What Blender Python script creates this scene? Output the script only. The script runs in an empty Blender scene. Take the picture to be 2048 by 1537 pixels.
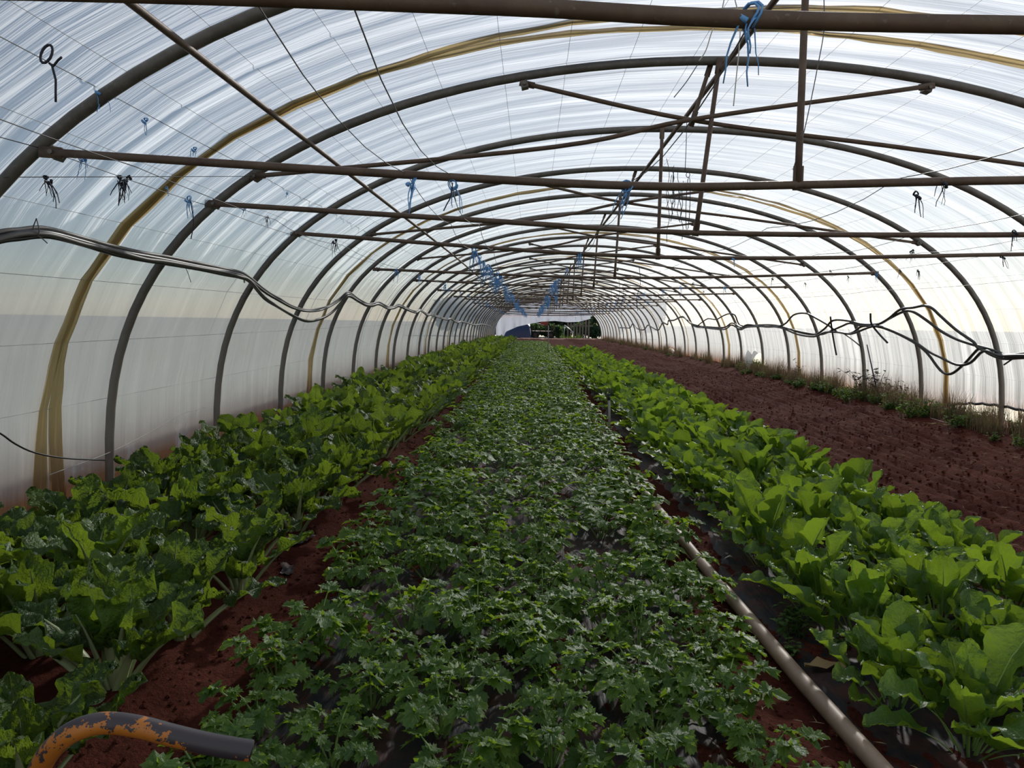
import bpy, math, random
import numpy as np
from mathutils import Vector, Matrix

# ---------------------------------------------------------------- camera, sky, sun, exposure
scene = bpy.context.scene
COL = scene.collection
FPX, YAW, PITCH, ROLL, CX, CZ = 1540.0, -.0250, .0872, .0173, -1.3394, 1.3115
def _axes():
    cy, sy, cp, sp, cr, sr = math.cos(YAW), math.sin(YAW), math.cos(PITCH), math.sin(PITCH), math.cos(ROLL), math.sin(ROLL)
    r0 = np.array([cy, -sy, 0]); f0 = np.array([sy, cy, 0]); z = np.array([0, 0, 1.])
    f = f0*cp - z*sp; u0 = f0*sp + z*cp
    return r0*cr + u0*sr, f, u0*cr - r0*sr
CR, CF, CU = _axes()
CC = np.array([CX, 0, CZ])
cam_data = bpy.data.cameras.new('camera')
cam_data.sensor_fit = 'HORIZONTAL'; cam_data.sensor_width = 36.0
cam_data.lens = FPX*36.0/2048.0
cam_data.clip_start = 0.05; cam_data.clip_end = 600
cam = bpy.data.objects.new('camera', cam_data); COL.objects.link(cam)
cam.matrix_world = Matrix(((CR[0], CU[0], -CF[0], CC[0]), (CR[1], CU[1], -CF[1], CC[1]), (CR[2], CU[2], -CF[2], CC[2]), (0, 0, 0, 1)))
scene.camera = cam

SUN_AZ, SUN_EL = math.radians(20), math.radians(26)
SUN_STRENGTH, SKY_STRENGTH, EXPOSURE = 13.0, 0.20, -0.27
world = bpy.data.worlds.new('world'); scene.world = world; world.use_nodes = True
wn = world.node_tree.nodes; wl = world.node_tree.links
for n in list(wn): wn.remove(n)
sky = wn.new('ShaderNodeTexSky'); sky.sky_type = 'NISHITA'; sky.sun_disc = False
sky.sun_elevation = SUN_EL; sky.sun_rotation = SUN_AZ; sky.dust_density = 0.25; sky.air_density = 1.0; sky.ozone_density = 1.5
bg = wn.new('ShaderNodeBackground'); bg.inputs['Strength'].default_value = SKY_STRENGTH
wo = wn.new('ShaderNodeOutputWorld')
haze = wn.new('ShaderNodeHueSaturation'); haze.inputs['Saturation'].default_value = .78      # thin high haze
wl.new(sky.outputs['Color'], haze.inputs['Color']); wl.new(haze.outputs[0], bg.inputs['Color']); wl.new(bg.outputs[0], wo.inputs[0])
sd = bpy.data.lights.new('sun', 'SUN'); sd.energy = SUN_STRENGTH; sd.angle = math.radians(2.5); sd.color = (1.0, .95, .87)
sun = bpy.data.objects.new('sun', sd); COL.objects.link(sun)
SDIR = Vector((math.sin(SUN_AZ)*math.cos(SUN_EL), math.cos(SUN_AZ)*math.cos(SUN_EL), math.sin(SUN_EL)))
sun.rotation_euler = SDIR.to_track_quat('Z', 'Y').to_euler(); sun.location = (10, 10, 12)
vs = scene.view_settings
vs.view_transform = 'Standard'; vs.look = 'None'; vs.exposure = EXPOSURE; vs.gamma = 1.0; vs.use_curve_mapping = False
cyc = scene.cycles
cyc.max_bounces = 6; cyc.diffuse_bounces = 4; cyc.glossy_bounces = 2; cyc.transmission_bounces = 4; cyc.transparent_max_bounces = 10
cyc.caustics_reflective = False; cyc.caustics_refractive = False; cyc.sample_clamp_indirect = 8.0

# ---------------------------------------------------------------- helpers
rng = random.Random(7)
nrs = np.random.RandomState(11)
def ray(px, py): return CF + CR*(px-1024)/FPX - CU*(py-768.5)/FPX
def at_y(px, py, Y):
    d = ray(px, py); return CC + d*Y/d[1]
def at_z(px, py, z=0.0):
    d = ray(px, py); return CC + d*(z-CZ)/d[2]

def zg(y):                                   # the tunnel falls gently towards its far end
    y = np.asarray(y, float)
    return -.5*np.clip((y-15)/51, 0, None)**1.2
HALF, HGT, EXN, EXM = 4.5416, 3.1581, 2.0284, 2.6430   # hoop: |x/HALF|^n + |z/HGT|^m = 1
Y0, STEP, NH = 3.712, 2.0, 31
YEND = Y0 + STEP*NH
def hoop_y(i): return Y0 + STEP*i
def on_shell(px, py, inset=.08):             # where a pixel's ray meets the tunnel skin from inside
    d = ray(px, py); d = d/np.linalg.norm(d); lo, hi = .5, 120.
    def g(t):
        p = CC + d*t; z = max(p[2]-float(zg(p[1])), 0)
        return (abs(p[0])/(HALF-inset))**EXN + (z/(HGT-inset))**EXM - 1
    for _ in range(50):
        m = (lo+hi)/2
        if g(m) > 0: hi = m
        else: lo = m
    return CC + d*lo

_G = np.random.RandomState(5).rand(256, 256)
def vnoise(x, y):
    x = np.asarray(x, float); y = np.asarray(y, float)
    xi = np.floor(x).astype(int); yi = np.floor(y).astype(int); fx = x-xi; fy = y-yi
    fx = fx*fx*(3-2*fx); fy = fy*fy*(3-2*fy)
    a = _G[xi & 255, yi & 255]; b = _G[(xi+1) & 255, yi & 255]; c = _G[xi & 255, (yi+1) & 255]; d = _G[(xi+1) & 255, (yi+1) & 255]
    return (a*(1-fx)+b*fx)*(1-fy) + (c*(1-fx)+d*fx)*fy - .5
def fbm(x, y, o=3):
    r = 0; a = 1.
    for k in range(o):
        r = r + a*vnoise(x*2**k + 17*k, y*2**k + 31*k); a *= .5
    return r

class MB:
    """collects vertices, faces, uvs and material indices of ONE mesh"""
    def __init__(s): s.v = []; s.f = []; s.uv = []; s.m = []; s.n = 0
    def add(s, V, F, UV=None, mi=0):
        V = np.asarray(V, float).reshape(-1, 3); s.v.append(V)
        if UV is None: UV = np.zeros((len(V), 2))
        s.uv.append(np.asarray(UV, float))
        for f in F: s.f.append(tuple(int(i)+s.n for i in f))
        s.m += [mi]*len(F); s.n += len(V)
    def add_mesh(s, other, M=None, mi=None):
        V, F, UV, MI = other
        W = V if M is None else V@M[:3, :3].T + M[:3, 3]
        s.v.append(W); s.uv.append(UV)
        n = s.n
        s.f += [tuple(i+n for i in f) for f in F]; s.m += (MI if mi is None else [mi]*len(F)); s.n += len(V)
    def raw(s): return (np.concatenate(s.v), s.f, np.concatenate(s.uv), s.m)
    def tube(s, P, r, sides=8, mi=0, caps=True, closed=False, flat=1.0):
        P = np.asarray(P, float); n = len(P)
        r = np.full(n, r) if np.isscalar(r) else np.asarray(r, float)
        T = np.gradient(P, axis=0)
        if closed: T = np.roll(P, -1, 0)-np.roll(P, 1, 0)
        T /= np.maximum(np.linalg.norm(T, axis=1), 1e-9)[:, None]
        ref = np.array([0, 0, 1.]) if abs(T[0][2]) < .9 else np.array([1., 0, 0])
        N = np.zeros_like(P); nn = ref-T[0]*(ref@T[0]); nn /= np.linalg.norm(nn)
        for i in range(n):
            nn = nn-T[i]*(nn@T[i]); l = np.linalg.norm(nn)
            if l < 1e-6: nn = np.array([0, 1., 0]); nn = nn-T[i]*(nn@T[i]); l = np.linalg.norm(nn)
            nn = nn/l; N[i] = nn
        B = np.cross(T, N)
        a = np.arange(sides)*2*math.pi/sides
        V = P[:, None, :] + r[:, None, None]*(np.cos(a)[None, :, None]*N[:, None, :]*flat + np.sin(a)[None, :, None]*B[:, None, :])
        F = []
        m = n if closed else n-1
        for i in range(m):
            j = (i+1) % n
            for k in range(sides):
                F.append((i*sides+k, i*sides+(k+1) % sides, j*sides+(k+1) % sides, j*sides+k))
        if caps and not closed:
            F.append(tuple(range(sides-1, -1, -1))); F.append(tuple((n-1)*sides+k for k in range(sides)))
        uv = np.zeros((n*sides, 2)); L = np.concatenate([[0], np.cumsum(np.linalg.norm(np.diff(P, axis=0), axis=1))])
        uv[:, 0] = np.tile(np.arange(sides)/sides, n); uv[:, 1] = np.repeat(L, sides)
        s.add(V.reshape(-1, 3), F, uv, mi)
    def box(s, c, size, M=None, mi=0):
        x, y, z = [d/2 for d in size]
        V = np.array([(a*x, b*y, d*z) for a in (-1, 1) for b in (-1, 1) for d in (-1, 1)])
        if M is not None: V = V@np.asarray(M).T
        V = V+np.asarray(c)
        s.add(V, [(0, 1, 3, 2), (4, 6, 7, 5), (0, 4, 5, 1), (2, 3, 7, 6), (0, 2, 6, 4), (1, 5, 7, 3)], None, mi)
    def grid(s, X, uv=None, mi=0, wrap=False):
        a, b = X.shape[:2]
        F = [(i*b+j, (i+1)*b+j, (i+1)*b+j+1, i*b+j+1) for i in range(a-1) for j in range(b-1)]
        s.add(X.reshape(-1, 3), F, None if uv is None else uv.reshape(-1, 2), mi)
    def mesh(s, name, mats, smooth=True): return raw_mesh(name, s.raw(), mats, smooth)
    def build(s, name, mats, parent=None, smooth=True, **kw): return link(name, s.mesh(name, mats, smooth), parent, **kw)

def raw_mesh(name, raw, mats, smooth=True):
    V, F, UV, MI = raw
    me = bpy.data.meshes.new(name)
    nv, nf = len(V), len(F)
    lens = np.fromiter((len(f) for f in F), int, nf)
    loops = np.fromiter((i for f in F for i in f), int, int(lens.sum()))
    me.vertices.add(nv); me.vertices.foreach_set('co', np.ascontiguousarray(V, np.float32).ravel())
    me.loops.add(len(loops)); me.loops.foreach_set('vertex_index', loops.astype(np.int32))
    me.polygons.add(nf)
    me.polygons.foreach_set('loop_start', np.concatenate([[0], np.cumsum(lens)[:-1]]).astype(np.int32))
    if UV is not None:
        ul = me.uv_layers.new(name='UVMap')
        ul.data.foreach_set('uv', np.ascontiguousarray(UV[loops], np.float32).ravel())
    if not isinstance(mats, (list, tuple)): mats = [mats]
    for m in mats: me.materials.append(m)
    if len(mats) > 1: me.polygons.foreach_set('material_index', np.array(MI, np.int32))
    me.polygons.foreach_set('use_smooth', np.full(nf, smooth, bool))
    me.update(calc_edges=True)
    return me
def link(name, me, parent=None, loc=None, M=None, label=None, cat=None, group=None, kind=None):
    o = bpy.data.objects.new(name, me); COL.objects.link(o)
    if parent is not None: o.parent = parent
    if M is not None: o.matrix_local = Matrix([list(map(float, r)) for r in M])
    if loc is not None: o.location = [float(c) for c in loc]
    if label: o['label'] = label
    if cat: o['category'] = cat
    if group: o['group'] = group
    if kind: o['kind'] = kind
    return o
def empty(name, loc, label=None, cat=None, group=None, kind=None, rz=0.0):
    o = link(name, None, None, loc, None, label, cat, group, kind); o.empty_display_size = .1
    o.rotation_euler = (0, 0, rz); return o
def mat4(R=None, t=(0, 0, 0), s=1.0):
    M = np.eye(4); M[:3, :3] = (np.eye(3) if R is None else R)*s; M[:3, 3] = t; return M
def rz(a): c, s = math.cos(a), math.sin(a); return np.array([[c, -s, 0], [s, c, 0], [0, 0, 1.]])
def ry(a): c, s = math.cos(a), math.sin(a); return np.array([[c, 0, s], [0, 1., 0], [-s, 0, c]])
def rx(a): c, s = math.cos(a), math.sin(a); return np.array([[1., 0, 0], [0, c, -s], [0, s, c]])
def smooth_path(P, n):                       # Catmull-Rom through points
    P = np.asarray(P, float); Q = np.vstack([2*P[0]-P[1], P, 2*P[-1]-P[-2]])
    out = []
    for i in range(1, len(Q)-2):
        for k in range(n):
            t = k/n; a, b, c, d = Q[i-1], Q[i], Q[i+1], Q[i+2]
            out.append(.5*((2*b)+(-a+c)*t+(2*a-5*b+4*c-d)*t*t+(-a+3*b-3*c+d)*t**3))
    out.append(P[-1]); return np.array(out)

# ---------------------------------------------------------------- materials
class NT:
    def __init__(s, name):
        s.mat = bpy.data.materials.new(name); s.mat.use_nodes = True
        s.t = s.mat.node_tree; s.n = s.t.nodes
        for n in list(s.n): s.n.remove(n)
        s.out = s.n.new('ShaderNodeOutputMaterial')
    def node(s, typ, ins=None, **props):
        n = s.n.new(typ)
        for k, v in props.items(): setattr(n, k, v)
        for k, v in (ins or {}).items(): s.set(n.inputs[k], v)
        return n
    def set(s, sock, v):
        if hasattr(v, 'is_output') or isinstance(v, bpy.types.NodeSocket): s.t.links.new(v, sock)
        elif isinstance(v, bpy.types.Node): s.t.links.new(v.outputs[0], sock)
        else:
            if isinstance(v, (tuple, list)) and len(v) == 3 and len(sock.default_value) == 4: v = (*v, 1)
            sock.default_value = v
    def math(s, op, a, b=0.0, c=0.0, clamp=False):
        n = s.n.new('ShaderNodeMath'); n.operation = op; n.use_clamp = clamp
        s.set(n.inputs[0], a); s.set(n.inputs[1], b); s.set(n.inputs[2], c); return n.outputs[0]
    def mix(s, f, a, b):
        n = s.n.new('ShaderNodeMix'); n.data_type = 'RGBA'
        s.set(n.inputs[0], f); s.set(n.inputs[6], a); s.set(n.inputs[7], b); return n.outputs[2]
    def ramp(s, f, stops):
        n = s.n.new('ShaderNodeValToRGB'); s.set(n.inputs[0], f); e = n.color_ramp.elements
        while len(e) < len(stops): e.new(.5)
        for i, (p, c) in enumerate(stops): e[i].position = p; e[i].color = (*c, 1) if len(c) == 3 else c
        return n.outputs[0]
    def noise(s, vec, scale, detail=3, rough=.5):
        n = s.node('ShaderNodeTexNoise', {'Scale': scale, 'Detail': detail, 'Roughness': rough})
        if vec is not None: s.set(n.inputs['Vector'], vec)
        return n.outputs[0]
    def mapping(s, vec, scale=(1, 1, 1), rot=(0, 0, 0)):
        n = s.node('ShaderNodeMapping', {'Vector': vec, 'Scale': scale, 'Rotation': rot}); return n.outputs[0]
    def bump(s, h, strength=.3, dist=.02):
        return s.node('ShaderNodeBump', {'Height': h, 'Strength': strength, 'Distance': dist}).outputs[0]
    def mixsh(s, f, a, b):
        n = s.n.new('ShaderNodeMixShader'); s.set(n.inputs[0], f); s.set(n.inputs[1], a); s.set(n.inputs[2], b); return n.outputs[0]
    def principled(s, **kw):
        n = s.n.new('ShaderNodeBsdfPrincipled')
        for k, v in kw.items(): s.set(n.inputs[k.replace('_', ' ')], v)
        return n.outputs[0]
    def done(s, sh): s.t.links.new(sh, s.out.inputs[0]); return s.mat
    def obj(s): return s.node('ShaderNodeTexCoord').outputs['Object']
    def uv(s): return s.node('ShaderNodeTexCoord').outputs['UV']
    def pos(s): return s.node('ShaderNodeNewGeometry').outputs['Position']

def simple(name, col, rough=.6, metal=0.0, var=.25, scale=12., bump=.0):
    t = NT(name); n = t.noise(t.obj(), scale, 4)
    c = t.mix(n, tuple(x*(1-var) for x in col), tuple(min(1, x*(1+var)) for x in col))
    kw = dict(Base_Color=c, Roughness=rough, Metallic=metal)
    if bump: kw['Normal'] = t.bump(n, bump, .01)
    return t.done(t.principled(**kw))

def film_material(name, tint, transp, dirt_amt, arc_len=13.28):
    t = NT(name); uv = t.uv()
    st = t.noise(t.mapping(uv, (.30, 7, 1)), 1.0, 5, .55)           # streaks stretched along the arch
    st2 = t.noise(t.mapping(uv, (1.0, 38, 1)), 1.0, 2, .5)
    blot = t.noise(t.mapping(uv, (1.1, 1.1, 1)), 1.6, 5, .65)
    arc = t.node('ShaderNodeSeparateXYZ', {0: uv}).outputs[0]
    hgt = t.math('SUBTRACT', t.math('MINIMUM', arc, t.math('SUBTRACT', arc_len, arc)), .30)          # height above the foot of the film
    streak = t.math('ADD', t.math('MULTIPLY', st, .65), t.math('MULTIPLY', st2, .35))
    # soil splashed on the foot of the film
    low = t.math('SUBTRACT', 1.0, t.math('DIVIDE', t.math('ADD', hgt, .1), .75), clamp=True)
    dirt = t.math('MULTIPLY', t.math('MULTIPLY', low, t.math('ADD', low, .35)), t.math('MULTIPLY_ADD', blot, 4.2, -.9, clamp=True), clamp=True)
    dirt = t.math('MULTIPLY', dirt, dirt_amt)
    col = t.mix(t.math('MULTIPLY_ADD', streak, 2.6, -.85, clamp=True), tuple(c*.82 for c in tint), tint)
    col = t.mix(t.math('MULTIPLY', t.math('MULTIPLY_ADD', blot, 3.0, -1.35, clamp=True), .22), col, tuple(c*.55 for c in (tint[0], tint[1]*.95, tint[2]*.85)))
    col = t.mix(dirt, col, (.27, .12, .055))
    nrm = t.bump(t.math('ADD', st, t.math('MULTIPLY', st2, .3)), .55, .05)
    tr = t.node('ShaderNodeBsdfTranslucent', {'Color': col, 'Normal': nrm})
    df = t.node('ShaderNodeBsdfDiffuse', {'Color': col, 'Normal': nrm})
    gl = t.node('ShaderNodeBsdfGlossy', {'Color': (1, 1, 1), 'Roughness': .2, 'Normal': nrm})
    tp = t.node('ShaderNodeBsdfTransparent', {'Color': tuple(min(1, c*1.02) for c in tint)})
    sc = t.mixsh(.36, tr.outputs[0], df.outputs[0])
    sc = t.mixsh(.15, sc, gl.outputs[0])
    clear = t.math('MULTIPLY', t.math('MULTIPLY_ADD', streak, .2, transp-.1, clamp=True), t.math('SUBTRACT', 1.0, t.math('MULTIPLY', dirt, .85)))
    return t.done(t.mixsh(clear, sc, tp.outputs[0]))
M_FILM = film_material('greenhouse film', (.70, .72, .745), .25, 1.15)
M_BAND = film_material('aged yellow film', (.72, .55, .28), .08, .8)
M_CURTAIN = film_material('end curtain film', (.24, .26, .31), .04, .2)

def steel_material(name, base, dark, rough=.5):
    t = NT(name); n = t.noise(t.obj(), 9, 5, .65); n2 = t.noise(t.obj(), 55, 3)
    c = t.mix(t.math('MULTIPLY_ADD', n, 2.4, -.7, clamp=True), base, dark)
    c = t.mix(t.math('MULTIPLY_ADD', n2, 3, -1.9, clamp=True), c, (.30, .29, .27))
    h = t.node('ShaderNodeSeparateXYZ', {0: t.obj()}).outputs[2]          # dried mud splashed on the legs
    c = t.mix(t.math('MULTIPLY', t.math('SUBTRACT', 1.0, t.math('DIVIDE', h, 1.5), clamp=True), t.math('MULTIPLY_ADD', n, 1.6, -.2, clamp=True)), c, (.30, .25, .20))
    return t.done(t.principled(Base_Color=c, Roughness=rough, Metallic=.25, Normal=t.bump(n2, .15, .004)))
M_HOOP = steel_material('weathered galvanised hoop', (.17, .155, .135), (.10, .088, .075))
M_BAR = steel_material('rusty brown tie bar', (.15, .105, .075), (.085, .05, .034), .6)
M_WIRE = simple('dull wire', (.10, .10, .10), .5, .5)
M_FWIRE = simple('galvanised wire', (.30, .30, .30), .5, .3)
M_BLACKHOSE = simple('black polyethylene hose', (.022, .021, .020), .38)
M_GREYHOSE = simple('dusty grey hose', (.085, .078, .068), .5)
M_BLUE = simple('blue polypropylene twine', (.13, .34, .66), .6)
M_NAVY = simple('dark twine', (.018, .022, .035), .7)
M_WHITE = simple('white string', (.55, .53, .48), .7)

def soil_material():
    t = NT('red brown soil'); p = t.obj()
    a = t.noise(p, 2.2, 5, .6); b = t.noise(p, 38, 5, .7); c = t.noise(p, 140, 3, .7)
    col = t.ramp(a, [(.25, (.070, .018, .013)), (.55, (.112, .031, .021)), (.8, (.16, .052, .034))])
    col = t.mix(t.math('MULTIPLY_ADD', b, 2.2, -.75, clamp=True), col, (.045, .014, .010))
    col = t.mix(t.math('MULTIPLY_ADD', c, 5, -3.3, clamp=True), col, (.22, .10, .065))
    e = t.noise(t.mapping(p, (13, 12, 12)), 1.0, 4, .65)
    h = t.math('ADD', t.math('ADD', b, t.math('MULTIPLY', e, .9)), t.math('MULTIPLY', c, .4))
    return t.done(t.principled(Base_Color=col, Roughness=.92, Specular_IOR_Level=.04, Normal=t.bump(h, .8, .04)))
M_SOIL = soil_material()
def mulch_material():
    t = NT('black mulch plastic'); p = t.obj()
    n = t.noise(t.mapping(p, (14, 3, 10)), 1.0, 4); d = t.noise(p, 7, 5, .7)
    col = t.mix(t.math('MULTIPLY_ADD', d, 3.0, -1.25, clamp=True), (.014, .015, .019), (.085, .035, .026))
    return t.done(t.principled(Base_Color=col, Roughness=t.math('MULTIPLY_ADD', d, .3, .46), Specular_IOR_Level=.14, Normal=t.bump(n, .7, .03)))
M_MULCH = mulch_material()

def leaf_material(name, dark, light, vein, trans, tmix=.38, rough=.36, veins=True, bump=.35, nsc=30.):
    t = NT(name); uv = t.uv()
    isl = t.node('ShaderNodeNewGeometry').outputs['Random Per Island']
    orn = t.node('ShaderNodeObjectInfo').outputs['Random']
    r = t.math('FRACT', t.math('ADD', isl, orn))
    col = t.mix(r, dark, light); tc = t.mix(r, tuple(c*.75 for c in trans), trans)
    n = t.noise(t.mapping(uv, (1, 2, 1)), nsc/4, 3)
    h = n
    if veins:
        s = t.node('ShaderNodeSeparateXYZ', {0: uv})
        u = t.math('ABSOLUTE', t.math('MULTIPLY_ADD', s.outputs[0], 2.0, -1.0)); v = s.outputs[1]
        mid = t.math('SUBTRACT', 1.0, t.math('DIVIDE', u, .05), clamp=True)
        ph = t.math('ADD', t.math('MULTIPLY_ADD', u, -2.6, t.math('MULTIPLY', v, 8.0)), t.math('MULTIPLY', n, .9))
        fr = t.math('ABSOLUTE', t.math('MULTIPLY_ADD', t.math('FRACT', ph), 2.0, -1.0))
        side = t.math('SUBTRACT', 1.0, t.math('DIVIDE', fr, .13), clamp=True)
        side = t.math('MULTIPLY', side, t.math('SUBTRACT', 1.05, u, clamp=True))
        vm = t.math('MAXIMUM', mid, t.math('MULTIPLY', side, .7))
        col = t.mix(vm, col, vein); tc = t.mix(t.math('MULTIPLY', vm, .7), tc, tuple(min(1, c*1.0) for c in vein))
        h = t.math('ADD', t.math('MULTIPLY', n, .8), t.math('MULTIPLY', vm, -.5))
    nr = t.bump(h, bump, .02)
    a = t.principled(Base_Color=col, Roughness=rough, Specular_IOR_Level=.42, Normal=nr)
    b = t.node('ShaderNodeBsdfTranslucent', {'Color': tc, 'Normal': nr}).outputs[0]
    return t.done(t.mixsh(tmix, a, b))
M_CHARD = leaf_material('crinkled chard leaf', (.032, .078, .018), (.070, .130, .020), (.28, .36, .18), (.33, .48, .03), bump=1.0, nsc=60., rough=.42)
M_CHARD2 = leaf_material('smooth chard leaf', (.038, .10, .020), (.085, .18, .026), (.24, .36, .11), (.34, .50, .03), tmix=.42, bump=.45, rough=.40)
M_CELERY = leaf_material('celery leaf', (.042, .108, .018), (.105, .19, .024), (.1, .2, .06), (.34, .52, .03), tmix=.44, veins=False, bump=.3, rough=.46)
M_STALK = leaf_material('pale chard stalk', (.30, .36, .17), (.38, .42, .22), (.4, .45, .25), (.45, .5, .2), tmix=.25, veins=False, bump=.1)
M_STALK2 = leaf_material('green leaf stalk', (.17, .27, .07), (.22, .33, .09), (.4, .45, .25), (.35, .5, .1), tmix=.25, veins=False, bump=.1)
M_WEED = leaf_material('weed leaf', (.04, .10, .02), (.09, .15, .03), (.1, .2, .06), (.22, .34, .04), veins=False, rough=.8)
M_DRY = leaf_material('dry grass', (.075, .052, .032), (.135, .095, .052), (.2, .2, .1), (.30, .22, .11), tmix=.3, rough=.8, veins=False)
M_TAN = leaf_material('withered leaf', (.30, .20, .10), (.36, .25, .12), (.4, .3, .15), (.3, .2, .08), tmix=.2, rough=.7)

# ---------------------------------------------------------------- ground
def ground_h(x, y, fine=True):
    x = np.asarray(x, float); y = np.asarray(y, float)
    z = zg(y)
    z = z - .13*np.clip((-3.95-x)/.5, 0, 1)
    bare = np.clip((x-1.15)/.25, 0, 1)*np.clip((3.75-x)/.3, 0, 1)
    path_r = np.exp(-((x+.42)/.20)**2); path_l = np.exp(-((x+2.46)/.16)**2)
    z = z + .035*bare - .035*path_r - .03*path_l + .05*np.clip((x-3.7)/.25, 0, 1)
    z = z + bare*.040*np.sin(2*np.pi*(x+.05*fbm(x*.5, y*.4))/.155)*(.6+.8*vnoise(x*3, y*.8))
    if fine:
        z = z + bare*(.026*fbm(x*15, y*2.6, 2) + .018*fbm(x*23+5, y*13, 2))
        z = z + (1-.5*bare)*(.022*fbm(x*2.3, y*2.3) + .022*fbm(x*9, y*9, 3)) + .012*fbm(x*30+9, y*30, 2)
    return z
def build_ground():
    xs = np.concatenate([np.arange(-5.0, 5.01, .032)])
    ys = [-.6]
    while ys[-1] < YEND+2: ys.append(ys[-1] + max(.03, .0105*max(ys[-1], 0)))
    ys = np.array(ys)
    X, Y = np.meshgrid(xs, ys)
    P = np.stack([X, Y, ground_h(X, Y)], -1)
    m = MB(); m.grid(P[:, ::-1], np.stack([X, Y], -1)); m.build('floor', M_SOIL, kind='structure')
build_ground()
t = NT('outside meadow'); p = t.obj()
n1 = t.noise(p, .25, 5, .6); n2 = t.noise(p, 3, 4)
M_MEADOW = t.done(t.principled(Base_Color=t.mix(t.math('MULTIPLY_ADD', n1, 2, -.5, clamp=True), (.36, .31, .22), t.mix(n2, (.26, .25, .15), (.42, .36, .26))), Roughness=.95))
def build_meadow():
    m = MB(); R = 240.
    ring = lambda x0, x1, y0, y1: [(x0, y0), (x1, y0), (x1, y1), (x0, y1)]
    for (x0, x1, y0, y1) in ((-R, -4.9, -R, R), (4.9, R, -R, R), (-4.9, 4.9, -R, -.5), (-4.9, 4.9, YEND+1.9, R)):
        nx = max(2, int((x1-x0)/6)); ny = max(2, int((y1-y0)/6))
        X, Y = np.meshgrid(np.linspace(x0, x1, nx), np.linspace(y0, y1, ny))
        Z = zg(np.clip(Y, -10, YEND+10)) - .06
        m.grid(np.stack([X, Y, Z], -1)[:, ::-1])
    m.build('ground_outside', M_MEADOW, kind='structure')
build_meadow()

# ---------------------------------------------------------------- film cover
def curve_pts(off=0.0, n=600):
    t = np.linspace(0, np.pi, n)
    x = -np.sign(np.cos(t))*HALF*np.abs(np.cos(t))**(2/EXN); z = HGT*np.abs(np.sin(t))**(2/EXM)
    P = np.stack([x, z], 1)
    T = np.gradient(P, axis=0); T /= np.linalg.norm(T, axis=1)[:, None]
    Nn = np.stack([-T[:, 1], T[:, 0]], 1)
    return P + Nn*off, Nn
def resample(P, d):
    L = np.concatenate([[0], np.cumsum(np.linalg.norm(np.diff(P, axis=0), axis=1))])
    return np.stack([np.interp(d, L, P[:, 0]), np.interp(d, L, P[:, 1])], 1), L[-1]
FC, _ = curve_pts(.042)
FC = np.vstack([[FC[0][0], -.30], FC, [FC[-1][0], -.30]])
_, FLEN = resample(FC, np.array([0.]))
KINK = np.concatenate([[0, .30], np.linspace(.95, FLEN-.95, 26), [FLEN-.30, FLEN]])    # film is stretched flat from wire to wire
KP, _ = resample(FC, KINK)
def film_section(sub=3):
    pts = []; s = []
    for i in range(len(KP)-1):
        for k in range(sub):
            f = k/sub; pts.append(KP[i]*(1-f)+KP[i+1]*f); s.append(KINK[i]*(1-f)+KINK[i+1]*f)
    pts.append(KP[-1]); s.append(KINK[-1]); P = np.array(pts); T = np.gradient(P, axis=0); T /= np.linalg.norm(T, axis=1)[:, None]
    return P, np.array(s), np.stack([-T[:, 1], T[:, 0]], 1)
SEC3 = film_section(3); SEC2 = film_section(2)
_wv = [(l, nrs.rand()*6.28, nrs.rand()*6.28, .3+nrs.rand()*.9) for l in (.06, .09, .12, .16, .21, .27, .34, .43)]
def wrinkle(Y, S):
    w = 0
    for l, a, b, o in _wv:
        amp = .0021*(l/.12)**1.3
        w = w + amp*np.sin(2*np.pi*Y/l + a + 1.4*np.sin(S*o+b) + 5*vnoise(Y*1.3+a*9, S*.35))*np.clip(.55+1.7*vnoise(Y*1.1+b*11, S*.5+a), .05, 2)
    return w
OVER = [5.0 + 6.05*k for k in range(-1, 11)]            # where one sheet overlaps the next
def film_patch(y0, y1, sec, dy, lift=0.0, s0=None, s1=None):
    P, S, N = sec
    keep = np.ones(len(S), bool)
    if s0 is not None: keep &= (S >= s0-1e-6) & (S <= s1+1e-6)
    P, S, N = P[keep], S[keep], N[keep]
    ys = np.linspace(y0, y1, max(2, int(round((y1-y0)/dy))+1))
    Yg, Sg = np.meshgrid(ys, S, indexing='ij')
    w = wrinkle(Yg, Sg) + lift
    X = np.stack([P[None, :, 0]+N[None, :, 0]*w, Yg, P[None, :, 1]+N[None, :, 1]*w+zg(Yg)], -1)
    uv = np.stack([Sg, Yg], -1)
    return X, uv, Yg, Sg
cover = empty('ceiling', (0, 0, 0), kind='structure')
def raise_foot(X, Yg):
    # the right-hand foot of the film: lifted in a shallow arc by the third hoop, torn open further along
    zz = X[..., 2]-zg(Yg); right = X[..., 0] > 3
    for c, wd, hh in ((9.6, 1.75, .30), (20.2, .75, .52), (33.0, 1.2, .25)):
        zb = hh*np.clip(1-((Yg-c)/wd)**2, 0, None)**.6
        low = right & (zb > 0.01) & (zz < zb)
        X[..., 2] = np.where(low, zb+zg(Yg)+.004*np.sin(Yg*40), X[..., 2])
    return X
edges = [-7.0] + [y for y in OVER if y > -1.5] + [YEND+.05]
edges = sorted(set(round(e, 3) for e in edges if e <= YEND+.06))
for a, b in zip(edges[:-1], edges[1:]):
    if b < 1: sec, dy = SEC2, .25
    elif a < 4.9: sec, dy = SEC3, .022
    elif a < 12: sec, dy = SEC3, .028
    elif a < 20: sec, dy = SEC2, .05
    elif a < 35: sec, dy = SEC2, .10
    else: sec, dy = SEC2, .2
    X, uv, Yg, Sg = film_patch(a, b, sec, dy)
    m = MB(); m.grid(raise_foot(X, Yg), uv); m.build('film_sheet', M_FILM, cover)
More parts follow.
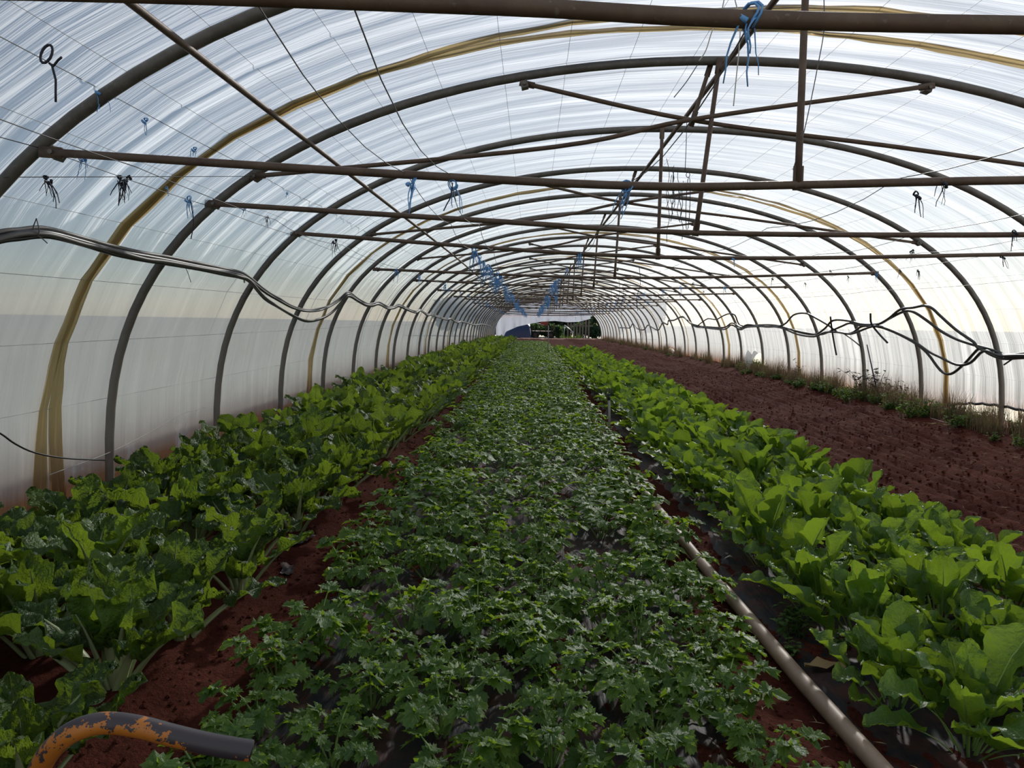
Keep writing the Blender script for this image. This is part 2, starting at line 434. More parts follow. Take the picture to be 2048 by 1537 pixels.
for c, wd, hh in ((9.6, 1.75, .30),):
    yy = np.linspace(c-wd*.98, c+wd*.98, 40); zb = hh*np.clip(1-((yy-c)/wd)**2, 0, None)**.6
    xb = np.array([HALF*(1-(z/HGT)**EXM)**(1/EXN) for z in zb])+.03
    m = MB(); m.tube(np.stack([xb, yy, zb+.008*np.sin(yy*23)], 1), .018, 6); o = m.build('film_hem', M_NAVY, cover); o['label'] = 'dark rolled hem along the lifted foot of the film'
# overlaps: a doubled strip with two yellowed, gathered seams
for k, yo in enumerate([y for y in OVER if 0 < y < YEND-1]):
    sec = SEC3 if yo < 12 else SEC2
    P, S, N = sec
    f = S/FLEN
    gap = .045+.40*np.exp(-((f-.60)/.17)**2)*(1 if k in (0,) else .35)     # wide at the crown, narrow at the feet
    for side in (-1, 1):
        nw = 9 if yo < 20 else 4
        c = yo + side*gap*.5 + .035*fbm(S*.8+side*9, S*0+k*3.3) + (.10*np.clip((.10-f)/.10, 0, 1)*side)
        wd = .045 + .02*vnoise(S*2.1, S*0+k+side*5) + .05*np.clip((.10-f)/.10, 0, 1) + .04*np.clip((f-.9)/.1, 0, 1)
        j = np.linspace(-1, 1, nw)
        Yg = c[None, :] + j[:, None]*wd[None, :]; Sg = np.repeat(S[None, :], nw, 0)
        w = -.012 - .014*np.cos(j[:, None]*7+3*vnoise(Sg*1.3, Yg*0+k*7))*(1-.4*np.abs(j[:, None])) - .02*vnoise(Sg*4, Yg*18)
        X = np.stack([P[None, :, 0]+N[None, :, 0]*w, Yg, P[None, :, 1]+N[None, :, 1]*w+zg(Yg)], -1)
        sel = (P[:, 1] > -.05)
        m = MB(); m.grid(X[:, sel], np.stack([Sg, Yg], -1)[:, sel]); o = m.build('overlap_seam', M_BAND, cover)
        o['label'] = 'yellowed gathered seam where two plastic sheets overlap'

# ---------------------------------------------------------------- hoops and trusses
HP, HN = curve_pts(0.0, 61)
HP = np.vstack([[HP[0][0], -.35], [HP[0][0], -.17], HP, [HP[-1][0], -.17], [HP[-1][0], -.35]])
def tube_mesh(name, P, r, sides, mat, **kw):
    m = MB(); m.tube(P, r, sides, **kw); return m.mesh(name, mat)
hoop_me = tube_mesh('hoop_pipe', np.stack([HP[:, 0], HP[:, 0]*0, HP[:, 1]], 1), .032, 12, M_HOOP)
BARS = {-1: [(-3.72, 2.00), (-2.2, 1.98), (-1.42, 1.96), (-.32, 1.93), (3.7, 1.93)], 0: [(-3.66, 2.052), (-1.98, 1.97), (-.84, 1.93), (-.12, 1.945), (.93, 1.98), (3.7, 2.05)],
        1: [(-3.72, 2.10), (-1.59, 2.0), (-.17, 1.94), (2.18, 1.96), (3.72, 2.03)], 2: [(-3.72, 2.10), (-.14, 1.92), (3.4, 2.0), (3.74, 2.01)], 4: [(-3.73, 1.99), (-.04, 1.92), (3.75, 2.05)]}
def flat_ends(x0, z0, x1, z1): return None
def bar_path(i):
    if i in BARS: return BARS[i]
    r = random.Random(i+50); return [(-3.74, 1.97+r.uniform(-.04, .05)), (-.02, 1.92+r.uniform(-.03, .03)), (3.76, 2.0+r.uniform(-.04, .05))]
def bracket(parent, x, z, ang=0):
    m = MB(); m.box((x, 0, z), (.05, .075, .05), ry(ang)); m.tube([(x, -.06, z), (x, .06, z)], .012, 6); m.build('bracket', M_HOOP, parent, smooth=False)
def pipe_part(name, pts, r, parent, yoff=0.0, squash=True, mat=None, sides=8):
    P = np.array([(x, yoff, z) for x, z in pts], float)
    Q = smooth_path(P, 6) if len(P) > 2 else np.linspace(P[0], P[1], 6)
    rr = np.full(len(Q), r)
    m = MB(); m.tube(Q, rr, sides)
    if squash:                                      # hammered flat lugs at both ends
        for e, n in ((P[0], P[1]), (P[-1], P[-2])):
            d = (n-e)/np.linalg.norm(n-e); a = math.atan2(-d[2], d[0])
            m.box(e+d*.02, (.11, r*.9, r*2.6), ry(a))
    return m.build(name, mat or M_BAR, parent)
for i in range(-1, NH+1):
    y = hoop_y(i); even = (i % 2 == 0)
    has_bar = even or i in (1, -1); has_x = (not even) and i >= 1
    if i == 1: lab, grp = 'grey steel hoop carrying both a tie bar and crossed struts', None
    elif i == -1: lab, grp = 'steel hoop overhead with a straight brown tie bar and no struts or post', None
    elif i == 0: lab, grp = 'grey steel hoop whose tie bar carries two bright blue knots over the celery', None
    elif i == 2: lab, grp = 'grey steel hoop with tie bar next beyond the one having bar and struts', None
    elif i == 3: lab, grp = 'steel hoop with crossed struts only, foot standing in the lifted film gap', None
    elif has_bar: lab, grp = 'grey steel hoop with brown tie bar hung from a centre post', 'hoops with tie bars'
    else: lab, grp = 'grey steel hoop braced only by crossed brown struts under its crown', 'hoops with crossed struts'
    root = empty('steel_hoop', (0, y, float(zg(y))), lab, 'hoop', grp)
    o = link('hoop_pipe', hoop_me, root)
    jx = rng.uniform(-.03, .03)
    if has_bar:
        pts = bar_path(i)
        o = pipe_part('tie_bar', pts, .0195, root, -.035); o['label'] = 'brown rusty tie bar'
        for sx in (0, -1):
            x, z = pts[sx]; bracket(root, x+(.03 if sx == 0 else -.03), z+.0, 0.9 if sx else -.9)
        if i >= 0:
            xb = -.12; zb = np.interp(xb, [p[0] for p in pts], [p[1] for p in pts])
            top = {0: (-.13, 3.13), 1: (-.05, 3.13), 2: (-.12, 3.13)}.get(i, (-.06+jx, 3.13))
            pipe_part('king_post', [top, (xb-(.05 if i == 1 else 0), zb+.01)], .017, root, -.036)
    if has_x:
        nd = (-.22+jx, 2.74)
        for sgn in (-1, 1):
            pipe_part('crossed_strut', [(sgn*3.38, 2.30), (sgn*1.2, 2.555+.02*sgn), nd, (-sgn*1.43, 2.985)], .0165, root, -.04+.036*(sgn > 0))
            bracket(root, sgn*3.385, 2.30, .6*sgn); bracket(root, sgn*1.43, 2.975, .25*sgn)
        pipe_part('short_post', [(-.10, 3.13), nd], .015, root, .03)

def long_pipe(name, x, z, r, label, ysag=.0, y0=-1.0, mat=None, sides=8):
    ys = np.linspace(y0, YEND, 70)
    P = np.stack([np.full_like(ys, x), ys, z+zg(ys)], 1)
    m = MB(); m.tube(P, r, sides)
    o = m.build(name, mat or M_BAR, label=label, cat='pipe')
    for yy in ys[::1]:
        pass
    return o
long_pipe('roof_purlin', -2.93, 2.505, .0175, 'long brown steel purlin running under the hoops on the chard side')
long_pipe('ridge_pipe', -.03, 3.085, .019, 'long brown steel ridge pipe under the crowns of the hoops')
# film wires: thin lines where the film creases
def thin_wire(name, P, r, mat, label, cat, group=None, sides=4):
    m = MB(); m.tube(P, r, sides, caps=False); return m.build(name, mat, label=label, cat=cat, group=group)
for k in range(2, len(KP)-2):
    if k in (2, 3) or k > len(KP)-4: pass
    ys = np.linspace(-1.0, YEND, 60); n = KP[k]/np.linalg.norm(KP[k])
    P = np.stack([np.full_like(ys, KP[k][0]-n[0]*.012), ys, KP[k][1]-n[1]*.012+zg(ys)], 1)
    thin_wire('film_wire', P, .0014, M_FWIRE, 'thin straight wire pressed against the plastic film along the tunnel', 'wire', 'film support wires')
# crop wires strung from tie bar to tie bar
CROPW = [(-3.42, 2.345, .02), (-3.70, 2.06, .02), (-3.25, 1.98, .03), (-1.95, 1.965, .05), (-1.74, 1.962, .06), (-.88, 1.945, .05), (.35, 1.97, .05), (1.45, 1.96, .04), (2.45, 1.99, .04), (3.35, 2.03, .03), (3.74, 1.78, .03)]
def crop_wire_z(x, z, y): return z + float(zg(y)) + .012
for w, (x, z, sag) in enumerate(CROPW):
    pts = []
    r = random.Random(w)
    for i in range(-1, NH):
        if i > 2 and i % 2: continue
        y = hoop_y(i); yn = hoop_y(i+1 if i < 2 else i+2); ax = r.uniform(-.05, .05)
        for k in range(5):
            f = k/5; yy = y+(yn-y)*f
            pts.append((x+ax*4*f*(1-f), yy, z+.015-sag*4*f*(1-f)+float(zg(yy))))
    thin_wire('crop_wire', np.array(pts), .0022, M_WIRE, 'slack thin wire strung over the tie bars along the tunnel', 'wire', 'crop support wires')

# ---------------------------------------------------------------- hoses on the two side walls
def shell_path(px, inset, dz=0.0):
    return np.array([on_shell(x, y, inset)+np.array([0, 0, dz]) for x, y in px])
def hose(px, inset, r, label, group, mat, dz=0.0, jit=.0, seed=0, n=4):
    P = shell_path(px, inset, dz)
    rr = np.random.RandomState(seed); P[:, 2] += rr.uniform(-jit, jit, len(P))
    Q = smooth_path(P, n); m = MB(); m.tube(Q, r, 7)
    return m.build('irrigation_hose', mat, label=label, cat='hose', group=group)
LH = [(-60, 492), (0, 474), (40, 467), (75, 464), (110, 468), (170, 484), (230, 500), (290, 513), (335, 520), (400, 533), (450, 543), (480, 550), (500, 560), (530, 585), (560, 602), (584, 616), (609, 623), (635, 622), (657, 615), (680, 600), (697, 588)]
LH2 = LH[:13] + [(528, 592), (558, 612), (592, 632), (616, 639), (642, 635), (664, 622), (682, 604), (697, 590)]
LTAIL = [(715, 600), (732, 609), (745, 610), (758, 607), (775, 616), (788, 615), (798, 611), (811, 617), (831, 625), (841, 621), (854, 630), (863, 630), (876, 634), (893, 639), (902, 638), (914, 645), (925, 644), (949, 650), (966, 649), (982, 653)]
hose(LH+LTAIL, .075, .014, 'grey hose lying topmost in the bundle slung along the film behind the chard', None, M_GREYHOSE, .022, .004, 1)
hose(LH+LTAIL, .095, .014, 'black hose in the middle of the bundle slung along the film behind the chard', None, M_BLACKHOSE, .0, .006, 2)
hose(LH2+LTAIL, .080, .014, 'black hose hanging lowest in the bundle slung along the film behind the chard', None, M_BLACKHOSE, -.024, .006, 3)
hose(LH2+LTAIL, .105, .013, 'grey hose sagging beside the lowest one in the bundle behind the chard', None, M_GREYHOSE, -.012, .006, 4)
RA = [(2120, 700), (2048, 709), (2014, 710), (1990, 703), (1963, 694), (1946, 690), (1912, 679), (1881, 662), (1854, 641), (1826, 623), (1806, 623), (1779, 638), (1758, 648), (1724, 648), (1697, 643), (1666, 641), (1649, 658), (1628, 669), (1594, 664), (1563, 653), (1533, 650), (1495, 652), (1481, 655), (1464, 646), (1447, 655), (1409, 653), (1392, 652)]
RTAIL = [(1379, 645), (1365, 634), (1348, 641), (1337, 642), (1335, 650), (1325, 646), (1317, 660), (1306, 656), (1296, 651), (1288, 660), (1276, 658), (1266, 648), (1260, 656), (1251, 656), (1239, 656)]
RB = [(2120, 706), (2048, 713), (2010, 714), (1980, 706), (1955, 695), (1946, 686), (1912, 662), (1881, 634), (1864, 618), (1848, 614), (1826, 617), (1800, 622), (1776, 640), (1752, 652), (1724, 654), (1700, 650), (1684, 655), (1660, 664), (1640, 672), (1610, 668), (1585, 660), (1560, 655), (1530, 652), (1495, 655), (1478, 650), (1470, 632), (1458, 628), (1446, 634), (1432, 640), (1416, 638), (1404, 646), (1392, 654)]
RC = [(2120, 712), (2048, 716), (2005, 716), (1975, 706), (1960, 697), (1929, 727), (1902, 747), (1881, 738), (1854, 704), (1826, 683), (1785, 663), (1755, 654), (1724, 652), (1703, 664), (1676, 662), (1656, 651), (1632, 635), (1611, 626), (1587, 631), (1567, 648), (1533, 654), (1495, 650), (1480, 657), (1462, 650), (1445, 657), (1420, 655), (1392, 650)]
RD = [(2120, 716), (2048, 711), (2000, 711), (1968, 700), (1942, 722), (1915, 726), (1880, 712), (1856, 700), (1826, 680), (1785, 660), (1755, 651), (1734, 655), (1703, 667), (1676, 664), (1650, 664), (1628, 672), (1594, 667), (1563, 656), (1533, 652), (1495, 653), (1480, 658), (1464, 650), (1447, 658), (1409, 655), (1392, 653)]
hose(RA+RTAIL, .075, .020, 'black hose running straight through the tangled bundle above the bare soil', None, M_BLACKHOSE, .0, .01, 5)
hose(RB+RTAIL, .095, .019, 'black hose looping highest in the tangled bundle above the bare soil', None, M_BLACKHOSE, .012, .015, 6)
hose(RC+RTAIL, .085, .019, 'black hose with the deepest swag in the tangled bundle above the bare soil', None, M_BLACKHOSE, -.008, .015, 7)
hose(RD+RTAIL, .110, .019, 'black hose with a shallow swag in the tangled bundle above the bare soil', None, M_BLACKHOSE, -.015, .012, 8)
hose([(1661, 634), (1664, 660), (1669, 690), (1673, 711)], .10, .016, 'short black hose end hanging straight down from the tangled bundle', None, M_BLACKHOSE)
hose([(1741, 628), (1743, 648), (1758, 668), (1775, 686)], .12, .016, 'short black hose end poking up and slanting down from the tangled bundle', None, M_BLACKHOSE)
hose([(1688, 668), (1705, 680), (1722, 694)], .12, .011, 'thin black hose end slanting from the tangled bundle to a hoop', None, M_BLACKHOSE)
hose([(2030, 715), (2008, 730)], .09, .010, 'straight black hose stub reaching from the bundle to a hoop above the lifted film', None, M_BLACKHOSE)
hose([(-40, 850), (0, 867), (30, 888), (70, 906), (130, 917), (210, 921)], .05, .006, 'thin black cable sagging low against the dirty foot of the film', None, M_BLACKHOSE)

# ---------------------------------------------------------------- twine ties and hanging strings
def strand(m, p, d, L, r, rr, droop=1.0, n=5, mi=0):
    P = [np.array(p, float)]; d = np.array(d, float)
    for k in range(n):
        d = d*.72 + np.array([rr.uniform(-.22, .22), rr.uniform(-.22, .22), -droop*.35]); d = d/np.linalg.norm(d)
        P.append(P[-1]+d*L/n)
    m.tube(np.array(P), np.linspace(r, r*.6, n+1), 4, mi=mi)
def tie_mesh(seed, strands, L, r, ring=.024):
    rr = random.Random(seed); m = MB()
    a = np.linspace(0, 2*math.pi, 11)[:-1]
    for k in range(2):
        R = ring*(1+.15*k)
        m.tube(np.stack([R*np.cos(a), a*0+.008*k-.004+.006*np.sin(a*2), R*np.sin(a)-ring*.5], 1), r*1.1, 4, closed=True)
    m.tube(np.array([(-.012, -.02, -.012), (0, -.03, -.022), (.012, -.02, -.03)]), r*2.6, 5)
    for k in range(strands):
        strand(m, (rr.uniform(-.02, .02), rr.uniform(-.03, .01), -.02), (rr.uniform(-.5, .5), rr.uniform(-.5, .5), rr.uniform(-1.1, .25)), L*rr.uniform(.35, 1.), r*rr.uniform(.7, 1.1), rr)
    return m
TIE = {}
for kind, mat, st, L, r in (('small', M_BLUE, 3, .09, .0030), ('mid', M_BLUE, 6, .16, .0032), ('big', M_BLUE, 16, .26, .0038), ('dark', M_NAVY, 9, .16, .0032), ('navy', M_NAVY, 4, .12, .0028)):
    TIE[kind] = [tie_mesh(s*7+len(kind), st, L, r, .024 if kind in ('mid', 'big') else .009).mesh('twine_tie', mat) for s in range(4)]
tcount = 0
def tie(P, kind, label, group=None, sc=1.0):
    global tcount
    me = TIE[kind][tcount % 4]; tcount += 1
    o = link('twine_tie', me, None, P, None, label, 'twine', group)
    o.rotation_euler = (rng.uniform(-.2, .2), rng.uniform(-.2, .2), rng.uniform(0, 6.28) if kind in ('big', 'mid', 'dark') else rng.uniform(-.4, .4)); o.scale = (sc,)*3
    return o
# ties seen near by (pixel, hoop index of the plane they hang in)
G_L = 'blue twine bits knotted on the wires above the chard'
def at_x(px, py, X):
    d = ray(px, py); return CC + d*(X-CX)/d[0]
def on_seg(A, B, px):                        # the point of a taut wire seen at picture column px
    lo, hi = 0., 1.
    f = lambda t: 1024+FPX*((A+(B-A)*t-CC)@CR)/((A+(B-A)*t-CC)@CF)
    for _ in range(40):
        m_ = (lo+hi)/2
        if f(m_) < px: lo = m_
        else: hi = m_
    return A+(B-A)*lo
CWA, CWB = np.array([-3.86, 3.66, 1.93]), np.array([-3.40, 5.68, 2.30])
thin_wire('cross_wire', np.array([CWA, CWB]), .0022, M_WIRE, 'dark wire slanting from the first hoop to a strut end of the next', 'wire')
for (px, py, X, kind, sc) in [(203, 182, -3.40, 'small', 1.), (292, 238, -3.42, 'small', .9), (390, 296, -3.42, 'small', .9), (165, 312, -3.55, 'mid', .7), (378, 396, -3.70, 'mid', .9), (333, 374, -3.70, 'small', .6), (430, 404, -3.70, 'small', .8), (490, 418, -3.70, 'small', .7), (575, 385, -3.42, 'small', .6), (650, 415, -3.42, 'mid', .6)]:
    tie(at_x(px, py, X), kind, 'short blue twine end knotted on a wire beside the film above the chard', G_L, sc)
for (px, lab, sc) in [(92, 'frayed black twine bundle on the slanting wire beside the first hoop', 1.0), (240, 'frayed black twine tuft with a straight top on the slanting wire before the film', 1.1), (258, 'frayed black twine tuft with long shreds on the slanting wire before the film', 1.2)]:
    tie(on_seg(CWA, CWB, px), 'dark', lab, None, sc)
for (px, py, X, lab, sc) in [(672, 480, -3.25, 'black and blue twine tangle hanging under the tie bar beside the film', 1.1), (535, 432, -3.70, 'small black twine tuft on the wire between two hoops', .7)]:
    tie(at_x(px, py, X), 'dark', lab, None, sc)
tie(at_y(1418, 548, hoop_y(6)-.03)+np.array([0, 0, .03]), 'dark', 'dark ragged tuft on a tie bar above the bare soil', None, 1.1)
for (px, py, i, kind, sc, lab) in [(828, 362, 0, 'mid', 1.0, 'blue twine with two frayed tails hung over the first full tie bar'), (905, 366, 0, 'mid', .9, 'bright blue knot with one long tail on the first full tie bar'), (1255, 368, 0, 'mid', 1.0, 'blue twine hank hanging beside the ridge pipe on the first full tie bar'), (1505, 18, -1, 'mid', .9, 'pale blue twine draped over the overhead tie bar by the ridge pipe')]:
    tie(at_y(px, py, hoop_y(i)-.04), kind, lab, None, sc)
for (px, py, i, kind, sc) in [(1832, 385, 0, 'navy', 1.0), (1882, 362, 0, 'navy', 1.1), (2028, 462, 1, 'navy', 1.2), (1826, 500, 2, 'dark', .9), (2003, 512, 2, 'navy', 1.2), (1836, 540, 3, 'dark', .9), (1800, 540, 3, 'navy', .9), (1752, 546, 4, 'mid', .9), (1696, 552, 4, 'navy', .9), (1467, 515, 2, 'small', 1.), (1545, 556, 4, 'navy', 1.), (1610, 566, 5, 'navy', 1.), (1660, 541, 3, 'navy', .8)]:
    tie(at_y(px, py, hoop_y(i)-.04), kind, 'dark twine bit hanging from wire or tie bar on the bare soil side', 'dark twine bits above the bare soil', sc)
# dense blue rows over the celery bed
for (x, z, y0, stp, lab, grp) in [(-1.93, 1.975, 7.66, .78, 'blue twine hank in the long row hung over the celery farther from the pipe', 'blue hanks over the celery'),
                              (-.88, 1.955, 7.66, .95, 'blue twine hank in the long row hung over the pipe beside the celery', 'blue hanks over the pipe'),
                              (-3.30, 1.99, 11.6, 1.4, 'blue twine hank in the sparse row hung over the chard by the film', 'blue hanks over the chard'),
                              (1.45, 1.965, 13.6, 1.5, 'blue twine hank in the sparse row hung over the bare soil', 'blue hanks over the bare soil'), (2.45, 1.99, 15.6, 2., 'blue twine hank in the sparse row hung over the bare soil', 'blue hanks over the bare soil')]:
    y = y0; k = 0
    while y < YEND-2:
        big = x in (-1.93, -.88)
        zz = z-.01+float(zg(y)); xx = x+rng.uniform(-.13, .13)*(y > 9)
        tie((xx, y, zz), rng.choice(['big', 'big', 'mid']) if big else rng.choice(['mid', 'navy', 'mid']), lab, grp, rng.uniform(.55, 1.25) if big else rng.uniform(.8, 1.2))
        if x == -.88 and y < 11: y += 1.6
        y += stp*rng.uniform(.75, 1.25); k += 1
# the black loop with a long tail on the wire near the film
m = MB(); c = at_y(98, 108, 3.1); a = np.linspace(0, 2*math.pi, 15)[:-1]
m.tube(np.stack([c[0]-.01+.022*np.cos(a)+.006*np.sin(a), c[1]+a*0+.01*np.sin(a), c[2]+.038*np.sin(a)], 1), .0055, 6, closed=True)
m.tube(np.array([c+[0, 0, -.035], c+[.012, 0, -.05], c+[.03, .01, -.02], c+[.05, .0, -.012]]), .005, 5)
m.tube(np.array([c+[0.01, 0, -.04], c+[.024, 0, -.10], c+[.022, 0, -.15], c+[.021, 0, -.185]]), .0048, 5)
m.build('cable_loop', M_NAVY, label='black cable loop with a long straight tail on a wire before the film', cat='cable')
# long loose tail below blue knot, hose hanger
def string(pts, r, mat, label, group=None, n=5, name='hanging_string'):
    m = MB(); m.tube(smooth_path(np.array(pts), n), r, 5); return m.build(name, mat, label=label, cat='string', group=group)
string([at_y(380, 398, 5.35), at_y(385, 425, 5.35), at_y(387, 450, 5.35), at_y(382, 478, 5.35)], .0035, M_NAVY, 'long dark tail dangling from a blue knot before the film')
string([at_y(73, 437, 4.0), at_y(66, 458, 4.0), at_y(72, 474, 4.0), at_y(78, 462, 4.0), at_y(73, 437, 4.0)], .003, M_GREYHOSE, 'string sling holding up the hose bundle near its bend')
string([at_y(73, 470, 4.0), at_y(85, 478, 4.0), at_y(95, 487, 4.0)], .003, M_GREYHOSE, 'loose string end under the hose bundle near its bend')
string([at_y(358, 528, 6.), at_y(372, 538, 6.), at_y(382, 565, 6.0)], .0025, M_GREYHOSE, 'thin grey string end curling below the hose bundle by a hoop')
string([at_y(488, 545, 7.3), at_y(487, 552, 7.3), at_y(489, 566, 7.3)], .008, M_WHITE, 'white rag strip tied around the hose bundle before its sag')
string([at_y(905, 366, 3.67), at_y(902, 392, 3.67), at_y(894, 408, 3.67), at_y(887, 422, 3.67)], .003, M_NAVY, 'dark string tail below the bright blue knot')
for pts, mat, lab in [([(1448, 0), (1440, 35), (1425, 60), (1412, 100), (1398, 122)], M_WHITE, 'white string slanting from the overhead bar to a hoop crown'),
                      ([(1470, 0), (1480, 45), (1478, 100), (1472, 160), (1467, 212)], M_WHITE, 'white string hanging straight from the overhead bar'),
                      ([(1648, 0), (1648, 60), (1636, 130), (1620, 210), (1604, 280), (1586, 340)], M_WIRE, 'thin dark string slanting beside the front centre post'),
                      ([(1348, 195), (1372, 165), (1395, 130)], M_WIRE, 'dark wire slack between ridge pipe and crossed struts')]:
    string([at_y(x, y, 4.0 if mat is M_WHITE else 3.9) for x, y in pts], .003 if mat is M_WHITE else .0025, mat, lab)
r2 = random.Random(3)
for k in range(11):                       # black wires dangling in the middle of the tunnel
    px = r2.choice([1338, 1343, 1348, 1358, 1362]) + r2.uniform(-4, 4); Y = r2.uniform(6.2, 8.5); top = r2.uniform(315, 370); bot = top+r2.uniform(40, 120)
    string([at_y(px+r2.uniform(-4, 4), top+(bot-top)*f, Y) for f in (0, .2, .4, .6, .8, 1)], .003, M_NAVY, 'crooked black wire dangling by the centre posts', 'dangling black wires')
m = MB(); Y = 6.4
m.tube(np.array([at_y(1374, 232, Y), at_y(1372, 300, Y), at_y(1370, 345, Y)]), .0028, 5); a = np.linspace(0, 2*math.pi, 13)[:-1]
c = at_y(1376, 350, Y); m.tube(np.stack([c[0]+.015*np.cos(a), c[1]+a*0, c[2]+.02*np.sin(a)], 1), .003, 5, closed=True)
c = at_y(1376, 408, Y); m.tube(np.stack([c[0]+.016*np.cos(a), c[1]+a*0, c[2]+.22*np.sin(a)], 1), .0032, 5, closed=True)
m.build('hanging_hook', M_NAVY, label='black wire hook with a long narrow loop hanging by the centre posts', cat='hook')
for k in range(12):                       # more strings far down the middle
    y = r2.uniform(9, 40); x = r2.uniform(-.4, .6); z = 1.95+float(zg(y))
    string([(x, y, z), (x+.02, y, z-.2), (x-.02, y, z-.38), (x, y, z-.5*r2.uniform(.7, 1.3))], .004, M_NAVY, 'dark string hanging from a tie bar far down the tunnel', 'dark strings far down the tunnel')

# ---------------------------------------------------------------- pipe, sprinklers, handle, mulch
PIPEX = [(2.15-1.5, -.27), (2.15, -.30), (2.73, -.34), (3.16, -.36), (4.15, -.41), (5.65, -.47), (7.21, -.53), (8.81, -.61), (14.2, -.70), (24.8, -.70), (40, -.72)]
ys = np.concatenate([np.linspace(.6, 12, 60), np.linspace(12.5, 40, 40)])
px_ = np.interp(ys, [a for a, b in PIPEX], [b for a, b in PIPEX])
P = np.stack([px_, ys, ground_h(px_, ys, False)+.045], 1)
t = NT('weathered white pipe'); n = t.noise(t.obj(), 5, 5, .65); n2 = t.noise(t.obj(), 40, 3)
M_PVC = t.done(t.principled(Base_Color=t.mix(t.math('MULTIPLY_ADD', n, 2.2, -.6, clamp=True), (.33, .245, .175), (.19, .125, .085)), Roughness=.55, Normal=t.bump(n2, .1, .003)))
m = MB(); m.tube(smooth_path(P, 2), .030, 12); root = m.build('irrigation_pipe', M_PVC, label='long dusty beige plastic pipe lying between celery and smooth leaved chard', cat='pipe')
for yy in (4.75, 9.6, 15.4):
    x = np.interp(yy, ys, P[:, 0]); z = np.interp(yy, ys, P[:, 2]); mm = MB(); mm.tube([(x, yy-.06, z), (x, yy+.06, z)], .034, 12); mm.build('coupling', M_PVC, root)
M_POST = simple('grey tube', (.24, .215, .19), .5); M_BLACKPL = simple('black plastic', (.02, .02, .022), .45)
def sprinkler(x, y, h, label, r=.013):
    z = float(ground_h(x, y)); root = empty('sprinkler_stake', (x, y, z), label, 'sprinkler')
    m = MB(); m.tube([(0, 0, -.08), (0, 0, h*.5), (-.012, 0, h)], r, 8); m.build('tube', M_POST, root)
    m = MB(); m.tube([(-.012, 0, h-.02), (-.012, 0, h+.05)], [.018, .012], 8)
    for a in range(5):
        q = a*1.26; m.tube([(-.012, 0, h+.03), (-.012+.045*math.cos(q), .045*math.sin(q), h+.05), (-.012+.02*math.cos(q), .02*math.sin(q), h+.11)], .006, 5)
    m.build('sprinkler_head', M_BLACKPL, root)
sprinkler(-.485, 8.3, .47, 'grey sprinkler stake with black head beside the beige pipe')
sprinkler(-.78, 26.5, 1.15, 'tall thin sprinkler stake far down at the end of the smooth leaved chard', .016)
def paint_material():
    t = NT('chipped orange paint'); p = t.obj(); n = t.noise(p, 26, 5, .75); uv = t.node('ShaderNodeSeparateXYZ', {0: t.uv()})
    along = uv.outputs[1]
    lower = t.node('ShaderNodeSeparateXYZ', {0: t.node('ShaderNodeNewGeometry').outputs['Normal']}).outputs[2]
    k = t.math('ADD', t.math('MULTIPLY', n, 2.2), t.math('MULTIPLY', along, -1.2))     # worn bare on top and towards the grip end
    k = t.math('MULTIPLY_ADD', lower, -.30, k)
    k = t.math('GREATER_THAN', t.math('ADD', k, t.math('MULTIPLY', t.noise(p, 70, 3), .35)), .14)
    col = t.mix(k, (.038, .030, .036), (.42, .14, .016))
    return t.done(t.principled(Base_Color=col, Roughness=.5, Metallic=0.0, Normal=t.bump(k, .4, .003)))
HY = 1.12
hp = [at_y(x, y, HY+dy) for x, y, dy in [(60, 1600, .03), (78, 1540, .0), (110, 1492, -.02), (155, 1460, -.02), (212, 1447, -.0), (280, 1455, .01), (350, 1473, .02), (425, 1490, .03), (503, 1503, .04)]]
hp = [np.array([hp[0][0]-.18, hp[0][1]+.25, -.05]), np.array([hp[0][0]-.10, hp[0][1]+.13, .33])] + hp
m = MB(); Q = smooth_path(np.array(hp), 8); m.tube(Q, .0165, 14, caps=False)
def cap(m, c, d, r, rin):
    pass
# tube end: a solid black plug stands in for the shade inside the hollow
d = (Q[-1]-Q[-2])/np.linalg.norm(Q[-1]-Q[-2])
root_h = m.build('tool_handle', paint_material(), label='bent metal tool handle with chipped orange paint beside the thick stalked chard', cat='handle')
m = MB(); m.tube([Q[-1]-d*.05, Q[-1]+d*.001], .0145, 12); m.build('bore_shade_plug', M_BLACKPL, root_h)

def mulch(name, x0, x1, y0, y1, label, seed):
    xs = np.linspace(0, 1, int((x1-x0)/.045)+1)
    ys = [y0]
    while ys[-1] < y1: ys.append(ys[-1]+max(.05, .014*ys[-1]))
    ys = np.array(ys); U, Y = np.meshgrid(xs, ys)
    e0 = x0 + .16*fbm(Y*1.3+seed, Y*0, 3); e1 = x1 + .16*fbm(Y*1.3+seed+40, Y*0, 3)
    X = e0+(e1-e0)*U
    Z = ground_h(X, Y)*.55+ground_h(X, Y, False)*.45 + .010 + .022*fbm(X*5+seed, Y*4) + .008*np.sin(X*70+6*fbm(X*2, Y*2))
    Z = Z-.03*(np.abs(U-.5) > .49)
    m = MB(); m.grid(np.stack([X, Y, Z], -1)[:, ::-1]); return m.build(name, M_MULCH, label=label, cat='mulch film')
mulch('mulch_film', -2.26, -.60, .9, 46, 'dark wrinkled plastic mulch film under the celery', 3)
mulch('mulch_film', -.30, .98, 1.2, 30, 'dark wrinkled plastic mulch film under the smooth leaved chard', 8)
